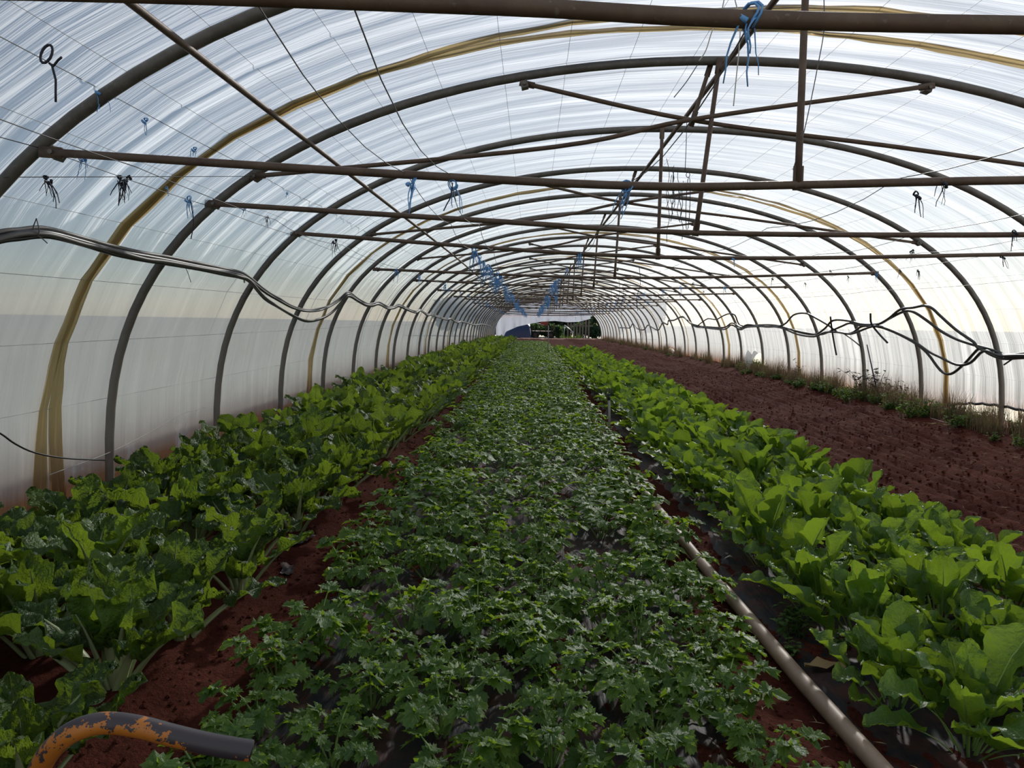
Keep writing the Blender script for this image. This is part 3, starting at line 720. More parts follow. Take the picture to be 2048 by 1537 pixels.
def scrap(px, py, w, l, az, label, seed):
    p = at_z(px, py, .02); U, V = np.meshgrid(np.linspace(-.5, .5, 9), np.linspace(-.5, .5, 13)); rr = rz(az)
    e = 1+.5*fbm(V*4+seed, U*3)
    X0, Y0_ = U*w*e, V*l*(1+.3*fbm(U*5, V*2+seed)); X = p[0]+X0*rr[0, 0]+Y0_*rr[0, 1]; Y = p[1]+X0*rr[1, 0]+Y0_*rr[1, 1]
    Z = ground_h(X, Y)+.012+.02*np.abs(fbm(X*14+seed, Y*14))
    m = MB(); m.grid(np.stack([X, Y, Z], -1)); m.build('mulch_scrap', M_MULCH, label=label, cat='plastic scrap')
scrap(575, 1130, .07, .12, .4, 'grey torn plastic scrap on the soil below a yellowing chard leaf', 2)
scrap(600, 1075, .10, .22, -.2, 'crumpled grey plastic strip at the base of a path side chard', 5)


# ---------------------------------------------------------------- leaf builders (local frame: plant axis = z, leaf leans to +x)
def centerline(Ltot, th0, th1, n, pw=1.5):
    t = np.linspace(0, 1, n); th = th0+(th1-th0)*t**pw
    d = Ltot/(n-1); x = np.concatenate([[0], np.cumsum(np.sin((th[:-1]+th[1:])/2)*d)]); z = np.concatenate([[0], np.cumsum(np.cos((th[:-1]+th[1:])/2)*d)])
    return t*Ltot, x, z, th
def chard_leaf(seed, L, W, Ls, th0, th1, cup, ruf, sav, ws, nu=9, nv=13, peak=.8, stalk_sides=6):
    r = np.random.RandomState(seed)
    s, cx, cz, th = centerline(L+Ls, th0, th1, 40)
    v = 1-(1-np.linspace(0, 1, nv))**1.7; u = np.linspace(-1, 1, nu)
    sv = Ls + v*L
    X = np.interp(sv, s, cx); Z = np.interp(sv, s, cz); T = np.interp(sv, s, th)
    hw = W/2*np.maximum(np.sin(np.pi*np.clip(v, 0, 1)**peak), 0)**.52
    hw = np.maximum(hw, .004); hw[0] = ws*.5
    hw = hw*(1+.05*np.sin(v*8+r.rand()*6))
    Ug, Vg = np.meshgrid(u, v); H = hw[:, None]*Ug
    ph = r.rand(2)*6.28; fq = 1.7+r.rand()*1.3
    off = cup*np.abs(Ug)**1.6*hw[:, None] \
        + ruf*np.abs(Ug)**2*np.where(Ug > 0, np.sin(2*np.pi*fq*Vg+ph[0]), np.sin(2*np.pi*fq*Vg+ph[1]))*np.sin(np.pi*np.clip(Vg*.9+.1, 0, 1)) \
        + sav*(fbm(Ug*3.0+seed*3.7, Vg*6.0+seed, 2))*(1-.4*np.abs(Ug)) \
        + .6*sav*np.abs(np.sin((Vg*8-np.abs(Ug)*2.6)*np.pi))*np.minimum(1, np.abs(Ug)*3)
    tw = r.uniform(-.5, .5)*Vg
    ylat = H*np.cos(tw)*(1-.12*np.abs(cup)); off = off+H*np.sin(tw)
    bendy = r.uniform(-.12, .12)*L*Vg**2
    nx, nz = -np.cos(T)[:, None], np.sin(T)[:, None]
    P = np.stack([X[:, None]+nx*off, ylat+bendy, Z[:, None]+nz*off], -1)
    m = MB(); uv = np.stack([(Ug+1)/2, Vg], -1); m.grid(P, uv)
    blade = m.raw()
    k = np.linspace(0, Ls+.72*L, 9)
    wv = np.where(k < Ls, ws*(1-.25*k/max(Ls, .01)), ws*.75*np.clip(1-(k-Ls)/(.75*L), .08, 1)**1.2)
    C = np.stack([np.interp(k, s, cx), np.interp(k, Ls+v*L, bendy[:, 0], left=0), np.interp(k, s, cz)], 1)
    tk = np.interp(k, s, th); nn = np.stack([-np.cos(tk), 0*tk, np.sin(tk)], 1)
    m = MB(); a = np.arange(stalk_sides)*2*math.pi/stalk_sides
    V = C[:, None, :] + np.cos(a)[None, :, None]*np.array([0, 1, 0])*wv[:, None, None]*.5 + np.sin(a)[None, :, None]*nn[:, None, :]*np.maximum(wv*.22, .0022)[:, None, None] - nn[:, None, :]*(wv*.06)[:, None, None]
    S = stalk_sides
    F = [(i*S+q, i*S+(q+1) % S, (i+1)*S+(q+1) % S, (i+1)*S+q) for i in range(len(k)-1) for q in range(S)]
    m.add(V.reshape(-1, 3), F); stalk = m.raw()
    return blade, stalk
def leaflet_fan(R, seed, npt=26, fold=.18):
    r = np.random.RandomState(seed); th = np.linspace(-2.55, 2.55, npt)
    rad = R*(.46+.54*np.abs(np.cos(1.36*th*1.0))**.9)*(1-.22*np.abs(th)/2.55)
    rad = rad*(1+np.where(np.arange(npt) % 2 == 0, .11, -.13))*(1+.07*r.randn(npt))
    x = rad*np.cos(th)+R*.42; y = rad*np.sin(th)*.86
    z = fold*np.abs(y)+.09*R*r.randn(npt) - .12*np.clip(x, 0, None)**2/R
    V = np.vstack([[(R*.42, 0, .02*R)], [(0, 0, 0)], np.stack([x, y, z], 1)])
    F = [(0, 2+i, 3+i) for i in range(npt-1)] + [(0, 1, 2), (0, npt+1, 1)]
    UV = np.stack([V[:, 0]/R*.5, V[:, 1]/R*.5+.5], 1)
    m = MB(); m.add(V, F, UV); return m.raw()
def celery_leaf(seed, L, th0, th1, R, npt=32, sides=5, pairs=2):
    r = random.Random(seed); s, cx, cz, th = centerline(L, th0, th1, 24, 1.3)
    m = MB(); k = np.linspace(0, L, 6)
    C = np.stack([np.interp(k, s, cx), 0*k, np.interp(k, s, cz)], 1)
    m.tube(C, np.linspace(.0055, .0022, 6), sides, mi=1, caps=False)
    def leaflet(t, az, size, lift):
        p = np.array([np.interp(t*L, s, cx), 0, np.interp(t*L, s, cz)]); a = np.interp(t*L, s, th)
        # leaflet opens in a plane near horizontal, tipped along the stalk
        M = rz(az)@ry(lift)@rx(r.uniform(-.35, .35))
        B = ry(a*.45-.62)
        m.add_mesh(leaflet_fan(size, seed*13+int(t*100)+int(az*10)+100, npt), mat4(B@M, p), 0)
    leaflet(1.0, 0, R*1.15, r.uniform(-.1, .35))
    leaflet(.97, .95, R*.95, r.uniform(.0, .4)); leaflet(.97, -.95, R*.95, r.uniform(.0, .4))
    for q in range(pairs):
        t = .74-.17*q
        leaflet(t, 1.25+r.uniform(-.2, .2), R*(.86-.14*q), r.uniform(.05, .5)); leaflet(t, -1.25+r.uniform(-.2, .2), R*(.86-.14*q), r.uniform(.05, .5))
    return m.raw()
R_ = math.radians
# pools of leaf meshes
def leaf_pool(n, fn): return [fn(k) for k in range(n)]
rp = random.Random(91)
POOL_L = leaf_pool(14, lambda k: chard_leaf(k+1, rp.uniform(.26, .37), rp.uniform(.155, .23), rp.uniform(.13, .22), 0, R_(rp.uniform(8, 75)), rp.uniform(-.2, .6), rp.uniform(.024, .045), rp.uniform(.030, .050), rp.uniform(.038, .060), 13, 22, .80))
POOL_R = leaf_pool(12, lambda k: chard_leaf(k+61, rp.uniform(.15, .22), rp.uniform(.095, .14), rp.uniform(.11, .18), 0, R_(rp.uniform(12, 80)), rp.uniform(-.2, .6), rp.uniform(.012, .026), rp.uniform(.008, .016), rp.uniform(.009, .014), 9, 18, .92, 5))
POOL_C = leaf_pool(10, lambda k: celery_leaf(k+5, rp.uniform(.17, .27), 0, R_(rp.uniform(15, 65)), rp.uniform(.040, .055)))
LEAF_L = [raw_mesh('leaf', b, M_CHARD) for b, s in POOL_L]; STALK_L = [raw_mesh('stalk', s, M_STALK) for b, s in POOL_L]
LEAF_R = [raw_mesh('leaf', b, M_CHARD2) for b, s in POOL_R]; STALK_R = [raw_mesh('stalk', s, M_STALK2) for b, s in POOL_R]
LEAF_C = [raw_mesh('leaf', b, [M_CELERY, M_STALK2]) for b in POOL_C]
# coarser pools for plants too far away to show their leaves singly
POOL_L2 = leaf_pool(8, lambda k: chard_leaf(k+1, rp.uniform(.26, .37), rp.uniform(.155, .23), rp.uniform(.13, .22), 0, R_(rp.uniform(8, 75)), rp.uniform(-.2, .6), rp.uniform(.024, .045), rp.uniform(.026, .042), rp.uniform(.026, .040), 7, 9, .78, 4))
POOL_R2 = leaf_pool(8, lambda k: chard_leaf(k+61, rp.uniform(.15, .22), rp.uniform(.095, .14), rp.uniform(.11, .18), 0, R_(rp.uniform(12, 80)), rp.uniform(-.2, .6), rp.uniform(.012, .026), rp.uniform(.008, .016), rp.uniform(.009, .014), 5, 9, .92, 4))
POOL_C2 = leaf_pool(8, lambda k: celery_leaf(k+5, rp.uniform(.17, .27), 0, R_(rp.uniform(15, 65)), rp.uniform(.042, .058), 11, 3, 1))
def arrangement(r, n, t_in, t_out, base_r, s0=1.0, s1=1.0):
    """azimuth, lean and size of n leaves: outer ones lean out, inner ones stand"""
    out = []; a0 = r.uniform(0, 6.28)
    for k in range(n):
        f = (k+.5)/n
        lean = t_out+(t_in-t_out)*f**.8 + r.uniform(-.14, .14)
        out.append((a0+k*2.399+r.uniform(-.3, .3), lean, (s0+(s1-s0)*f)*r.uniform(.85, 1.12), base_r*(1-f)))
    return out
def leaf_M(az, lean, sc, br, z=0.0):
    M = rz(az)@ry(lean)
    return mat4(M, rz(az)@np.array([br, 0, z]), sc)
ARR = {'L': dict(n=12, t_in=.06, t_out=.74, base_r=.045, s0=1.04, s1=.90), 'R': dict(n=20, t_in=.05, t_out=.92, base_r=.05, s0=.95, s1=1.08), 'C': dict(n=11, t_in=.05, t_out=.72, base_r=.02, s0=1.0, s1=.85)}
POOLS = {'L': (LEAF_L, STALK_L, POOL_L2, [M_CHARD, M_STALK]), 'R': (LEAF_R, STALK_R, POOL_R2, [M_CHARD2, M_STALK2]), 'C': (LEAF_C, None, POOL_C2, [M_CELERY, M_STALK2])}
def whole_plant(kind, seed):
    r = random.Random(seed); m = MB()
    for az, lean, sc, br in arrangement(r, **ARR[kind]):
        p = r.choice(POOLS[kind][2]); M = leaf_M(az, lean, sc, br)
        if kind == 'C': m.add_mesh(p, M)
        else: m.add_mesh(p[0], M, 0); m.add_mesh(p[1], M, 1)
    return m.raw()
WHOLE = {k: [whole_plant(k, 100+q) for q in range(7)] for k in 'LRC'}
NAME = {'L': 'chard_plant', 'R': 'leaf_beet_plant', 'C': 'celery_plant'}
WHOLE_ME = {k: [raw_mesh(NAME[k], w, POOLS[k][3]) for w in WHOLE[k]] for k in 'LRC'}
def plant(kind, x, y, sc, parts, label, group, r):
    z = float(ground_h(x, y, False))-.012
    if not parts:
        o = link(NAME[kind], r.choice(WHOLE_ME[kind]), None, (x, y, z), None, label, 'plant', group)
        o.rotation_euler = (0, 0, r.uniform(0, 6.28)); o.scale = (sc, sc, sc*r.uniform(.9, 1.1)); return o
    root = empty(NAME[kind], (x, y, z), label, 'plant', group)
    leaves, stalks = POOLS[kind][:2]
    for az, lean, s, br in arrangement(r, **ARR[kind]):
        k = r.randrange(len(leaves)); M = leaf_M(az, lean, s*sc, br)
        lf = link('leaf', leaves[k], root, None, M)
        if stalks and y < 5.2 and kind == 'L':
            st = link('stalk', stalks[k], lf); st['label'] = 'thick pale stalk and midrib'
        elif stalks and y < 4.2: link('stalk', stalks[k], lf)
        elif stalks: link('stalk', stalks[k], lf) if lean > .45 else None
    return root
def mass(name, kind, spots, label, cat):
    m = MB(); r = random.Random(5)
    for x, y, sc in spots:
        z = float(ground_h(x, y, False))-.012
        M = mat4(rz(r.uniform(0, 6.28))*sc, (x, y, z)); m.add_mesh(r.choice(WHOLE[kind]), M)
    return m.build(name, POOLS[kind][3], label=label, cat=cat, kind='stuff')

# ---------------------------------------------------------------- the beds
def rows(xs, y0, y1, step, jx, jy, seed):
    r = random.Random(seed); out = []
    for q, x in enumerate(xs):
        y = y0 + step*.5*(q % 2)
        while y < y1:
            out.append((y+r.uniform(-jy, jy), x+r.uniform(-jx, jx), q)); y += step
    return sorted(out)
r = random.Random(21)
lab_L = ['crinkled chard plant with thick pale stalks in the row beside the celery', 'crinkled chard plant with thick pale stalks in the middle row of its bed', 'crinkled chard plant with thick pale stalks in the row nearest the film wall']
grp_L = ['thick stalked chard beside the celery', 'thick stalked chard in the middle row', 'thick stalked chard along the film wall']
S = rows([-2.74, -3.26, -3.74], 2.0, 48, .50, .06, .07, 1)
for k, (y, x, q) in enumerate(S[:270]):
    x = x + float(np.interp(y, [6, 10], [0, .13]))*(q == 0)
    plant('L', x, y, r.uniform(.78, 1.10)*(.96 if y < 6 else .98), y < 6.0, lab_L[q], grp_L[q], r)
if len(S) > 270: mass('chard_mass', 'L', [(x, y, .9) for y, x, q in S[270:]], 'far end of the thick stalked chard bed by the film wall', 'plants')
lab_R = ['leaf beet plant with smooth yellow green leaves in the row beside the beige pipe', 'leaf beet plant with smooth yellow green leaves in the middle row of its bed', 'leaf beet plant with smooth yellow green leaves in the row beside the bare soil']
grp_R = ['smooth leaf beet beside the pipe', 'smooth leaf beet in the middle row', 'smooth leaf beet beside the bare soil']
S = rows([-.02, .40, .82], 2.25, 29.5, .37, .06, .06, 2)
for k, (y, x, q) in enumerate(S):
    x2 = x + np.interp(y, [4, 9, 15, 28], [0, -.05, -.12, -.28 if q == 0 else -.1])
    plant('R', x2, y, r.uniform(.85, 1.12)*(1.0 if y > 2.8 else .9), y < 5.6, lab_R[q], grp_R[q], r)
S = rows([-2.17, -1.865, -1.56, -1.255, -.95, -.66], 1.95, 45.5, .315, .05, .055, 3)
S = [q for q in S if not (q[0] < 9 and r.random() < .06)]
n_ind = 288
CROW = ['outermost row towards the crinkled chard', 'second row from the crinkled chard', 'third row from the crinkled chard', 'third row from the beige pipe', 'second row from the beige pipe', 'row right beside the beige pipe']
for k, (y, x, q) in enumerate(S[:n_ind]):
    plant('C', x, y, r.uniform(.85, 1.15), y < 4.4, 'bushy celery plant with serrated leaves in the '+CROW[q], 'celery in the '+CROW[q], r)
mass('celery_mass', 'C', [(x, y, r.uniform(.9, 1.15)) for y, x, q in S[n_ind:]], 'dense far stretch of the celery bed running towards the tunnel end', 'plants')

# ---------------------------------------------------------------- clods, litter, weeds
def clods():
    m = MB(); r = np.random.RandomState(4)
    base = np.array([(0, 0, 1), (.9, 0, .3), (.28, .86, .3), (-.73, .53, .3), (-.73, -.53, .3), (.28, -.86, .3), (.7, .5, -.5), (-.3, .85, -.5), (-.9, 0, -.5), (-.3, -.85, -.5), (.7, -.5, -.5)])
    F = [(0, 1, 2), (0, 2, 3), (0, 3, 4), (0, 4, 5), (0, 5, 1), (1, 6, 2), (2, 7, 3), (3, 8, 4), (4, 9, 5), (5, 10, 1), (2, 6, 7), (3, 7, 8), (4, 8, 9), (5, 9, 10), (1, 10, 6)]
    n = 18000
    y = 1.0+19*r.rand(n)**2.0
    zone = r.rand(n)
    x = np.where(zone < .62, r.uniform(1.0, 3.9, n), np.where(zone < .82, -.45+.22*r.randn(n), np.where(zone < .95, -2.46+.2*r.randn(n), r.uniform(-4.3, -3.9, n))))
    z = ground_h(x, y)
    for i in range(n):
        s = (.004+.010*r.rand()**3+(.008*r.rand() if r.rand() < .05 else 0))*(1.35 if x[i] > .9 else 1)
        V = base*s*(.75+.5*r.rand(11, 1))*np.array([1, 1, .75]); a = r.rand()*6.28
        m.add(V@rz(a).T+np.array([x[i], y[i], z[i]+s*.25]), F)
    m.build('soil_clods', M_SOIL, label='loose red soil crumbs on the paths and the bare bed', cat='soil', kind='stuff', smooth=False)
clods()
def straw():
    m = MB(); r = np.random.RandomState(14); n = 1500
    y = 2.0+20*r.rand(n)**1.6; x = np.where(r.rand(n) < .8, r.uniform(1.0, 3.95, n), -.45+.25*r.randn(n)); z = ground_h(x, y)
    for i in range(n):
        L = r.uniform(.010, .04); a = r.uniform(0, 3.14); d = np.array([math.cos(a), math.sin(a), r.uniform(-.25, .25)])*L; w = np.array([-math.sin(a), math.cos(a), 0])*r.uniform(.0008, .0016)
        c = np.array([x[i], y[i], z[i]+.008]); m.add([c-d-w, c-d+w, c+np.array([0, 0, .004])+w, c+d], [(0, 1, 2), (1, 3, 2)])
    m.build('straw_bits', M_DRYPALE, label='scattered pale straw bits on the red bare soil', cat='straw', kind='stuff')
M_DRYPALE = simple('pale straw', (.38, .28, .17), .8)
straw()
def tuft(seed, n, h, r0, spread, mat, wid=.004):
    rr = random.Random(seed); m = MB()
    for k in range(n):
        a = rr.uniform(0, 6.28); L = h*rr.uniform(.45, 1.); lean = rr.uniform(.02, spread)
        s, cx, cz, th = centerline(L, lean*.4, lean*1.6, 5)
        p0 = np.array([rr.uniform(-r0, r0), rr.uniform(-r0, r0), -.02]); R = rz(a); w = wid*rr.uniform(.6, 1.3)
        V = []
        for q in range(5):
            ww = w*(1-q/4.6)
            V += [p0+R@np.array([cx[q], -ww, cz[q]]), p0+R@np.array([cx[q], ww, cz[q]])]
        m.add(np.array(V), [(2*q, 2*q+1, 2*q+3, 2*q+2) for q in range(4)])
    return m.mesh('grass_tuft', mat)
def weed(seed, n, h, leaf, mat):
    rr = random.Random(seed); m = MB()
    for k in range(n):
        a = rr.uniform(0, 6.28); L = h*rr.uniform(.4, 1.); lean = rr.uniform(.1, 1.1)
        s, cx, cz, th = centerline(L, lean*.6, lean, 5); R = rz(a); p0 = np.array([rr.uniform(-.04, .04), rr.uniform(-.04, .04), -.01])
        C = np.stack([cx, 0*cx, cz], 1)@R.T+p0
        m.tube(C, .0022, 3, caps=False)
        for q in range(6):
            t = rr.uniform(.3, 1.); c = np.array([np.interp(t*4, range(5), C[:, j]) for j in range(3)])
            b = leaf*rr.uniform(.6, 1.2); M = rz(rr.uniform(0, 6.28))@ry(rr.uniform(-.5, .6))
            V = np.array([(0, 0, 0), (b*.5, b*.32, .1*b), (b, 0, -.05*b), (b*.5, -b*.32, .1*b)])@M.T+c
            m.add(V, [(0, 1, 2, 3)])
    return m.mesh('low_weed', mat)
DRYT = [tuft(k, 46, .34, .07, .55, M_DRY) for k in range(5)]; GREENT = [tuft(k+20, 34, .16, .06, .8, M_WEED, .005) for k in range(3)]
WEEDS = [weed(k+3, 15, .15, .045, M_WEED) for k in range(4)]; TALLW = [weed(k+33, 11, .62, .075, simple('dark dead weed', (.06, .05, .035), .9)) for k in range(3)]
wr = random.Random(8)
def put(meshes, name, x, y, sc, label, cat, group):
    o = link(name, wr.choice(meshes), None, (x, y, float(ground_h(x, y, False))+.01 if abs(x) < 4.9 else float(zg(y))-.05), None, label, cat, group)
    o.rotation_euler = (0, 0, wr.uniform(0, 6.28)); o.scale = (sc, sc, sc*wr.uniform(.8, 1.2)); return o
y = 8.0
while y < 60:
    for k in range(1 if 19.3 < y < 21 else 4 if y < 22 else 2):
        put(DRYT, 'grass_tuft', wr.uniform(4.0, 4.44), y+wr.uniform(-.2, .2), wr.uniform(.8, 1.5), 'tuft of dry brown grass at the foot of the film beyond the bare soil', 'grass', 'dry grass along the film foot')
    if 8.6 < y < 19 or wr.random() < .25:
        for k in range(3 if y < 19 else 1): put(WEEDS, 'low_weed', wr.uniform(3.80, 4.35), y+wr.uniform(-.25, .25), wr.uniform(.6, 1.25)*(1.45 if 10 < y < 15 else 1), 'low leafy green weed at the edge of the bare soil below the film', 'weed', 'green weeds along the film foot')
    put(DRYT+GREENT, 'grass_tuft', wr.uniform(4.72, 5.3), y+wr.uniform(-.3, .3), wr.uniform(.9, 1.6), 'grass tuft growing outside behind the film beyond the bare soil', 'grass', 'grass outside the film')
    y += .40 if y < 22 else .7
for (yy, xx, sc) in [(12.9, 4.36, 1.35), (12.5, 4.40, 1.1), (13.2, 4.33, 1.0), (12.1, 4.42, .8), (16.8, 4.40, .9)]:
    put(TALLW, 'tall_weed', xx, yy, sc, 'tall dark leafy weed standing close against the film', 'weed', 'tall weeds against the film')
m = MB(); A_ = on_shell(1734, 690, .10); B_ = at_z(1768, 806, .03); B_[0] = min(B_[0], 4.3); m.tube(np.array([A_, (A_+B_)/2+np.array([0, 0, -.02]), B_]), [.009, .011, .012], 6)
m.build('leaning_stake', M_NAVY, label='thin dark stake leaning against a hoop beside the tall dark weeds', cat='stake')
for k in range(14):
    put(WEEDS+GREENT, 'low_weed', wr.uniform(-4.35, -4.02), wr.uniform(5.0, 14), wr.uniform(.5, 1.0), 'small green weed at the dirty foot of the film behind the chard', 'weed', 'weeds behind the chard')
for (x, yy, sc) in [(-.22, 3.15, 1.0), (-.16, 3.3, .9), (-.10, 3.02, .8), (-.28, 3.0, .7), (-.13, 2.75, .5), (-.05, 2.66, .5)]:
    put(WEEDS, 'low_weed', x, yy, sc*.8, 'small sprawling weed between the beige pipe and the leaf beet', 'weed', 'weeds beside the pipe')
# fallen and withered leaves
def fallen(px, py, Lm, Wm, az, label, mat=M_TAN):
    p = at_z(px, py, .03); b, s = chard_leaf(int(px), Lm, Wm, .02, R_(86), R_(92), .15, .01, .012, .012, 7, 9)
    z = float(ground_h(p[0], p[1]))+.035; M = mat4(rz(az), (p[0], p[1], z))
    me = raw_mesh('fallen_leaf', b, mat); link('fallen_leaf', me, None, None, M, label, 'leaf')
fallen(1600, 1322, .17, .075, .1, 'withered tan leaf lying on the mulch film beside the beige pipe')
fallen(640, 1075, .16, .03, -.4, 'shrivelled yellow brown leaf on the soil beside the celery')
fallen(1905, 858, .3, .04, 2.9, 'pale bleached leaf on the soil at the foot of a hoop by the lifted film')
def stone(px, py, s, col, label):
    p = at_z(px, py, .01); rr = np.random.RandomState(int(px)); m = MB(); a = 7; b = 9
    U, V = np.meshgrid(np.linspace(0, np.pi, a), np.linspace(0, 2*np.pi, b)); R = s*(1+.2*fbm(U*1.5+px, np.sin(V)*1.5+9))
    R[-1] = R[0]
    m.grid(np.stack([R*np.sin(U)*np.cos(V)*1.2, R*np.sin(U)*np.sin(V), R*np.cos(U)*.7], -1))
    m.build('stone', simple('stone', col, .9, bump=.3), loc=(p[0], p[1], float(ground_h(p[0], p[1]))+s*.3), label=label, cat='stone')
stone(508, 1338, .014, (.28, .15, .10), 'small pale stone on the soil between chard and celery')
stone(1738, 905, .02, (.22, .13, .10), 'small stone on the bare raked soil')

# ---------------------------------------------------------------- torn flap in the film, twine at the foot
m = MB(); U, V = np.meshgrid(np.linspace(0, 1, 9), np.linspace(0, 1, 9))
X = 4.42-.20*V*(1-U*.5)-.03*np.sin(U*6); Y = 19.75+.95*U+.1*V; Z = float(zg(20))+.52-.40*V*(1-.4*U)+.06*np.sin(U*7+V*4)
m.grid(np.stack([X, Y, Z], -1), np.stack([U+5, V], -1)); m.build('film_flap', M_FILM, label='torn flap of plastic folded inward at the foot of the film', cat='film flap')
M_LEAFW = M_WEED
for k in range(6):
    put(WEEDS, 'low_weed', wr.uniform(4.12, 4.6), 20.2+wr.uniform(-.5, .5), 2.3, 'bright green weed growing through the torn gap in the film', 'weed', 'weeds in the torn gap')
def ground_string(px, label, r=.0035):
    P = np.array([at_z(x, y, z) for x, y, z in px]); m = MB(); m.tube(smooth_path(P, 4), r, 5); m.build('ground_twine', M_WHITE, label=label, cat='string')
ground_string([(1930, 803, .28), (1965, 830, .16), (2000, 850, .05), (2048, 868, .04)], 'pale string slanting from the film to the foot of a hoop')
ground_string([(1845, 832, .06), (1890, 845, .06), (1925, 853, .06)], 'pale string lying at the edge of the bare soil')
string([on_shell(x, y, .02) for x, y in [(100, 950), (220, 905), (300, 865), (360, 830), (420, 812)]], .003, M_WHITE, 'pale string stretched low across the dirty film behind the chard')

# ---------------------------------------------------------------- the far end: curtain and what stands outside
def curtain():
    xs = np.linspace(-4.45, 3.6, 80); vs_ = np.linspace(0, 1, 12)
    bot = np.interp(xs, [-4.45, -4.1, -3.75, -3.6, -2.6, -1.5, -.6, .6, 1.6, 2.6, 3.6], [-.5, -.5, -.35, .02, .48, .74, .93, 1.02, .92, .97, 1.25])
    top = np.full_like(xs, 1.50)
    Xg, Vg = np.meshgrid(xs, vs_); Zg = top[None, :]*(1-Vg)+bot[None, :]*Vg
    Yg = YEND+.25+.10*np.sin(Xg*5+2*np.sin(Xg*1.7))*Vg + .05*np.sin(Xg*13)*Vg
    m = MB(); m.grid(np.stack([Xg, Yg, Zg], -1), np.stack([Vg*3, Xg], -1)); m.build('end_curtain', M_CURTAIN, label='torn whitish plastic curtain hanging across the far tunnel opening', cat='curtain')
    m = MB()
    for x0, x1 in ((-4.2, 4.2),):
        pass
    Xt = np.linspace(-3.74, 3.74, 60); Zt = []
    for x in Xt: Zt.append(HGT*(max(0, 1-(abs(x)/HALF)**EXN))**(1/EXM))
    Zt = np.array(Zt)+float(zg(YEND)); V = np.linspace(0, 1, 8)
    G = np.stack([np.repeat(Xt[None], 8, 0), np.full((8, 60), YEND+.16)+.02*np.sin(Xt*7)[None], 1.45+(np.maximum(Zt, 1.45)-1.45)[None]*V[:, None]], -1)
    m.grid(G, np.stack([G[..., 2], G[..., 0]], -1)); m.build('gable_film', M_CURTAIN, label='plastic gable sheet closing the far tunnel end above the curtain', cat='film sheet')
curtain()
ZE = float(zg(YEND+4))-.06
M_TARP = simple('dark blue tarpaulin', (.022, .035, .085), .55, var=.4, scale=3., bump=.3)
U, V = np.meshgrid(np.linspace(0, 1, 28), np.linspace(0, 1, 20)); prof = np.clip(np.sin(np.pi*V), 0, 1)**.45; pl = np.interp(U, [0, .1, .3, .6, .95, 1], [0, .5, .82, 1., .98, 0])
X = -4.0+2.6*U; Y = YEND+3.2+2.0*V; Z = ZE+1.35*prof*pl+.05*np.sin(U*30+V*6)*prof*pl
m = MB(); m.grid(np.stack([X, Y, Z], -1)); m.build('tarpaulin_heap', M_TARP, label='dark blue tarpaulin draped over a heap outside the far end', cat='tarpaulin')
M_RED = simple('faded red paint', (.30, .05, .03), .6); M_RUST = simple('rusty iron', (.09, .05, .035), .8); M_TYRE = simple('tyre rubber', (.02, .02, .02), .8)
root = empty('farm_trailer', (-.35, YEND+5.0, ZE), 'rusty farm trailer with a faded red headboard standing outside the far end', 'trailer')
m = MB(); m.box((0, 0, .62), (2.2, 1.5, .10)); m.box((-1.0, 0, 1.0), (.06, 1.5, .7)); m.box((1.0, 0, 1.0), (.06, 1.5, .7)); m.build('bed', M_RUST, root, smooth=False)
m = MB(); m.box((.1, -.78, 1.35), (.75, .08, .36)); m.build('headboard', M_RED, root, smooth=False)
for x in (-.75, -.25, .25, .75):
    m = MB(); m.box((x, -.76, 1.0), (.07, .07, .8)); m.build('upright', M_RUST, root, smooth=False)
for x in (-.7, .7):
    m = MB(); a = np.linspace(0, 2*math.pi, 19)[:-1]; m.tube(np.stack([x+.27*np.cos(a), a*0-.8, .33+.27*np.sin(a)], 1), .09, 8, closed=True); w = m.build('wheel', M_TYRE, root)
    m = MB(); m.tube([(x, -.86, .33), (x, -.74, .33)], .17, 12); m.build('hub', M_RUST, w, smooth=False)
m = MB(); m.tube([(-.9, -.85, 1.45), (.1, -.9, 1.2)], .03, 6); m.build('drawbar', simple('pale metal', (.45, .44, .42), .4), root)
M_WOOD = simple('grey weathered wood', (.16, .13, .105), .85, bump=.2)
root = empty('plank_fence', (3.0, YEND+4.5, ZE), 'grey upright plank fence outside the far end beyond the bare soil', 'fence')
for k in range(8):
    m = MB(); h = 1.75 if k > 4 else 1.45; m.box((-1.1+.27*k, .05*math.sin(k*3), h/2), (.15, .04, h)); m.build('plank', M_WOOD, root, smooth=False)
m = MB(); m.box((0, .06, 1.2), (2.3, .05, .1)); m.build('rail', M_WOOD, root, smooth=False)
m = MB(); m.tube([(1.55, YEND+3.6, ZE+1.25), (2.35, YEND+3.4, ZE+.62)], .035, 8); m.tube([(2.35, YEND+3.4, ZE+.62), (2.1, YEND+3.3, ZE+.60)], .04, 8)
m.tube([(1.55, YEND+3.6, ZE+1.25), (1.5, YEND+3.65, ZE)], .03, 8)
m.build('bent_rail', simple('white metal', (.6, .6, .6), .4), label='pale bent metal rail leaning outside the far end before the planks', cat='rail')
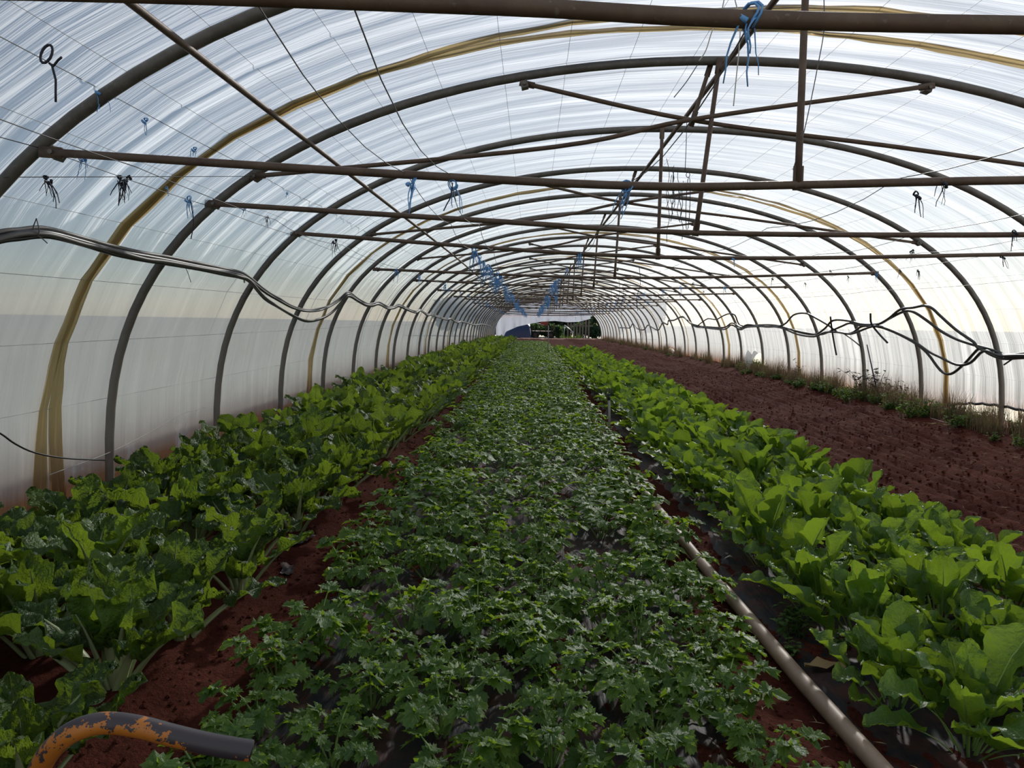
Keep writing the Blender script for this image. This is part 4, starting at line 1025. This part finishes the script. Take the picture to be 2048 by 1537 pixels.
def foliage(name, c, rad, n, leaf, mat, label, cat, seed, group=None, trunk=True):
    rr = np.random.RandomState(seed); root = empty(name, (c[0], c[1], ZE if c[2] is None else c[2]), label, cat, group)
    p = rr.randn(n, 3); p /= np.linalg.norm(p, axis=1)[:, None]; p *= (rr.rand(n, 1)**.33); lump = 1+.35*vnoise(p[:, 0]*2.5+seed, p[:, 2]*2.5+p[:, 1]*2)[:, None]
    p = p*np.array(rad)*lump; p[:, 2] += rad[2]*1.0+(.5 if trunk else 0.0)
    m = MB()
    q = rr.randn(n, 3, 3)
    for i in range(n):
        a = q[i, 0]/np.linalg.norm(q[i, 0]); b = np.cross(a, q[i, 1]); b /= np.linalg.norm(b); s = leaf*(.6+.8*rr.rand())
        m.add(np.array([p[i]-a*s, p[i]+b*s*.5, p[i]+a*s, p[i]-b*s*.5]), [(0, 1, 2, 3)])
    m.build('foliage', mat, root)
    m = MB(); H = rad[2]*1.2
    m.tube([(0, 0, -.1), (.03*rad[0], 0, H*.5), (0, .05, H)], [.05*rad[2], .04*rad[2], .015*rad[2]], 6); m.build('trunk', M_RUST, root)
M_DARKLEAF = leaf_material('dark hedge leaf', (.018, .045, .018), (.04, .08, .028), (.1, .1, .1), (.06, .12, .02), veins=False, rough=.6)
foliage('shrub', (1.0, YEND+4.0, None), (.42, .42, .62), 900, .09, M_DARKLEAF, 'dark upright shrub outside the far end beside the trailer', 'shrub', 3, None, False)
for k in range(10):
    o = link('grass_tuft', wr.choice(GREENT), None, (1.5+.16*k+wr.uniform(-.1, .1), YEND+3.0+wr.uniform(-.4, .6), ZE), None, 'tall green grass clump outside the far end below the planks', 'grass', 'grass outside the far end'); s = wr.uniform(2.4, 4.4); o.scale = (s, s, s)
for k in range(9):
    foliage('hedge_bush', (-5.5+1.45*k, YEND+8.2+.5*math.sin(k*1.7), None), (.95, .8, .62+.1*math.sin(k*2.3)), 700, .16, M_DARKLEAF, 'low dark bush in the row behind trailer and fence', 'bush', 70+k, 'low bushes behind the far end', False)
for k, x in enumerate([-9.5, -6.2, -3.0, .2, 3.4, 6.6, 10.0]):
    foliage('hedge_tree', (x, YEND+13+1.5*math.sin(k*2.1), None), (2.1, 1.6, 1.7+.3*math.sin(k*1.3)), 1800, .28, M_DARKLEAF, 'dark evergreen tree in the hedge behind the far end', 'tree', 40+k, 'hedge trees behind the far end')
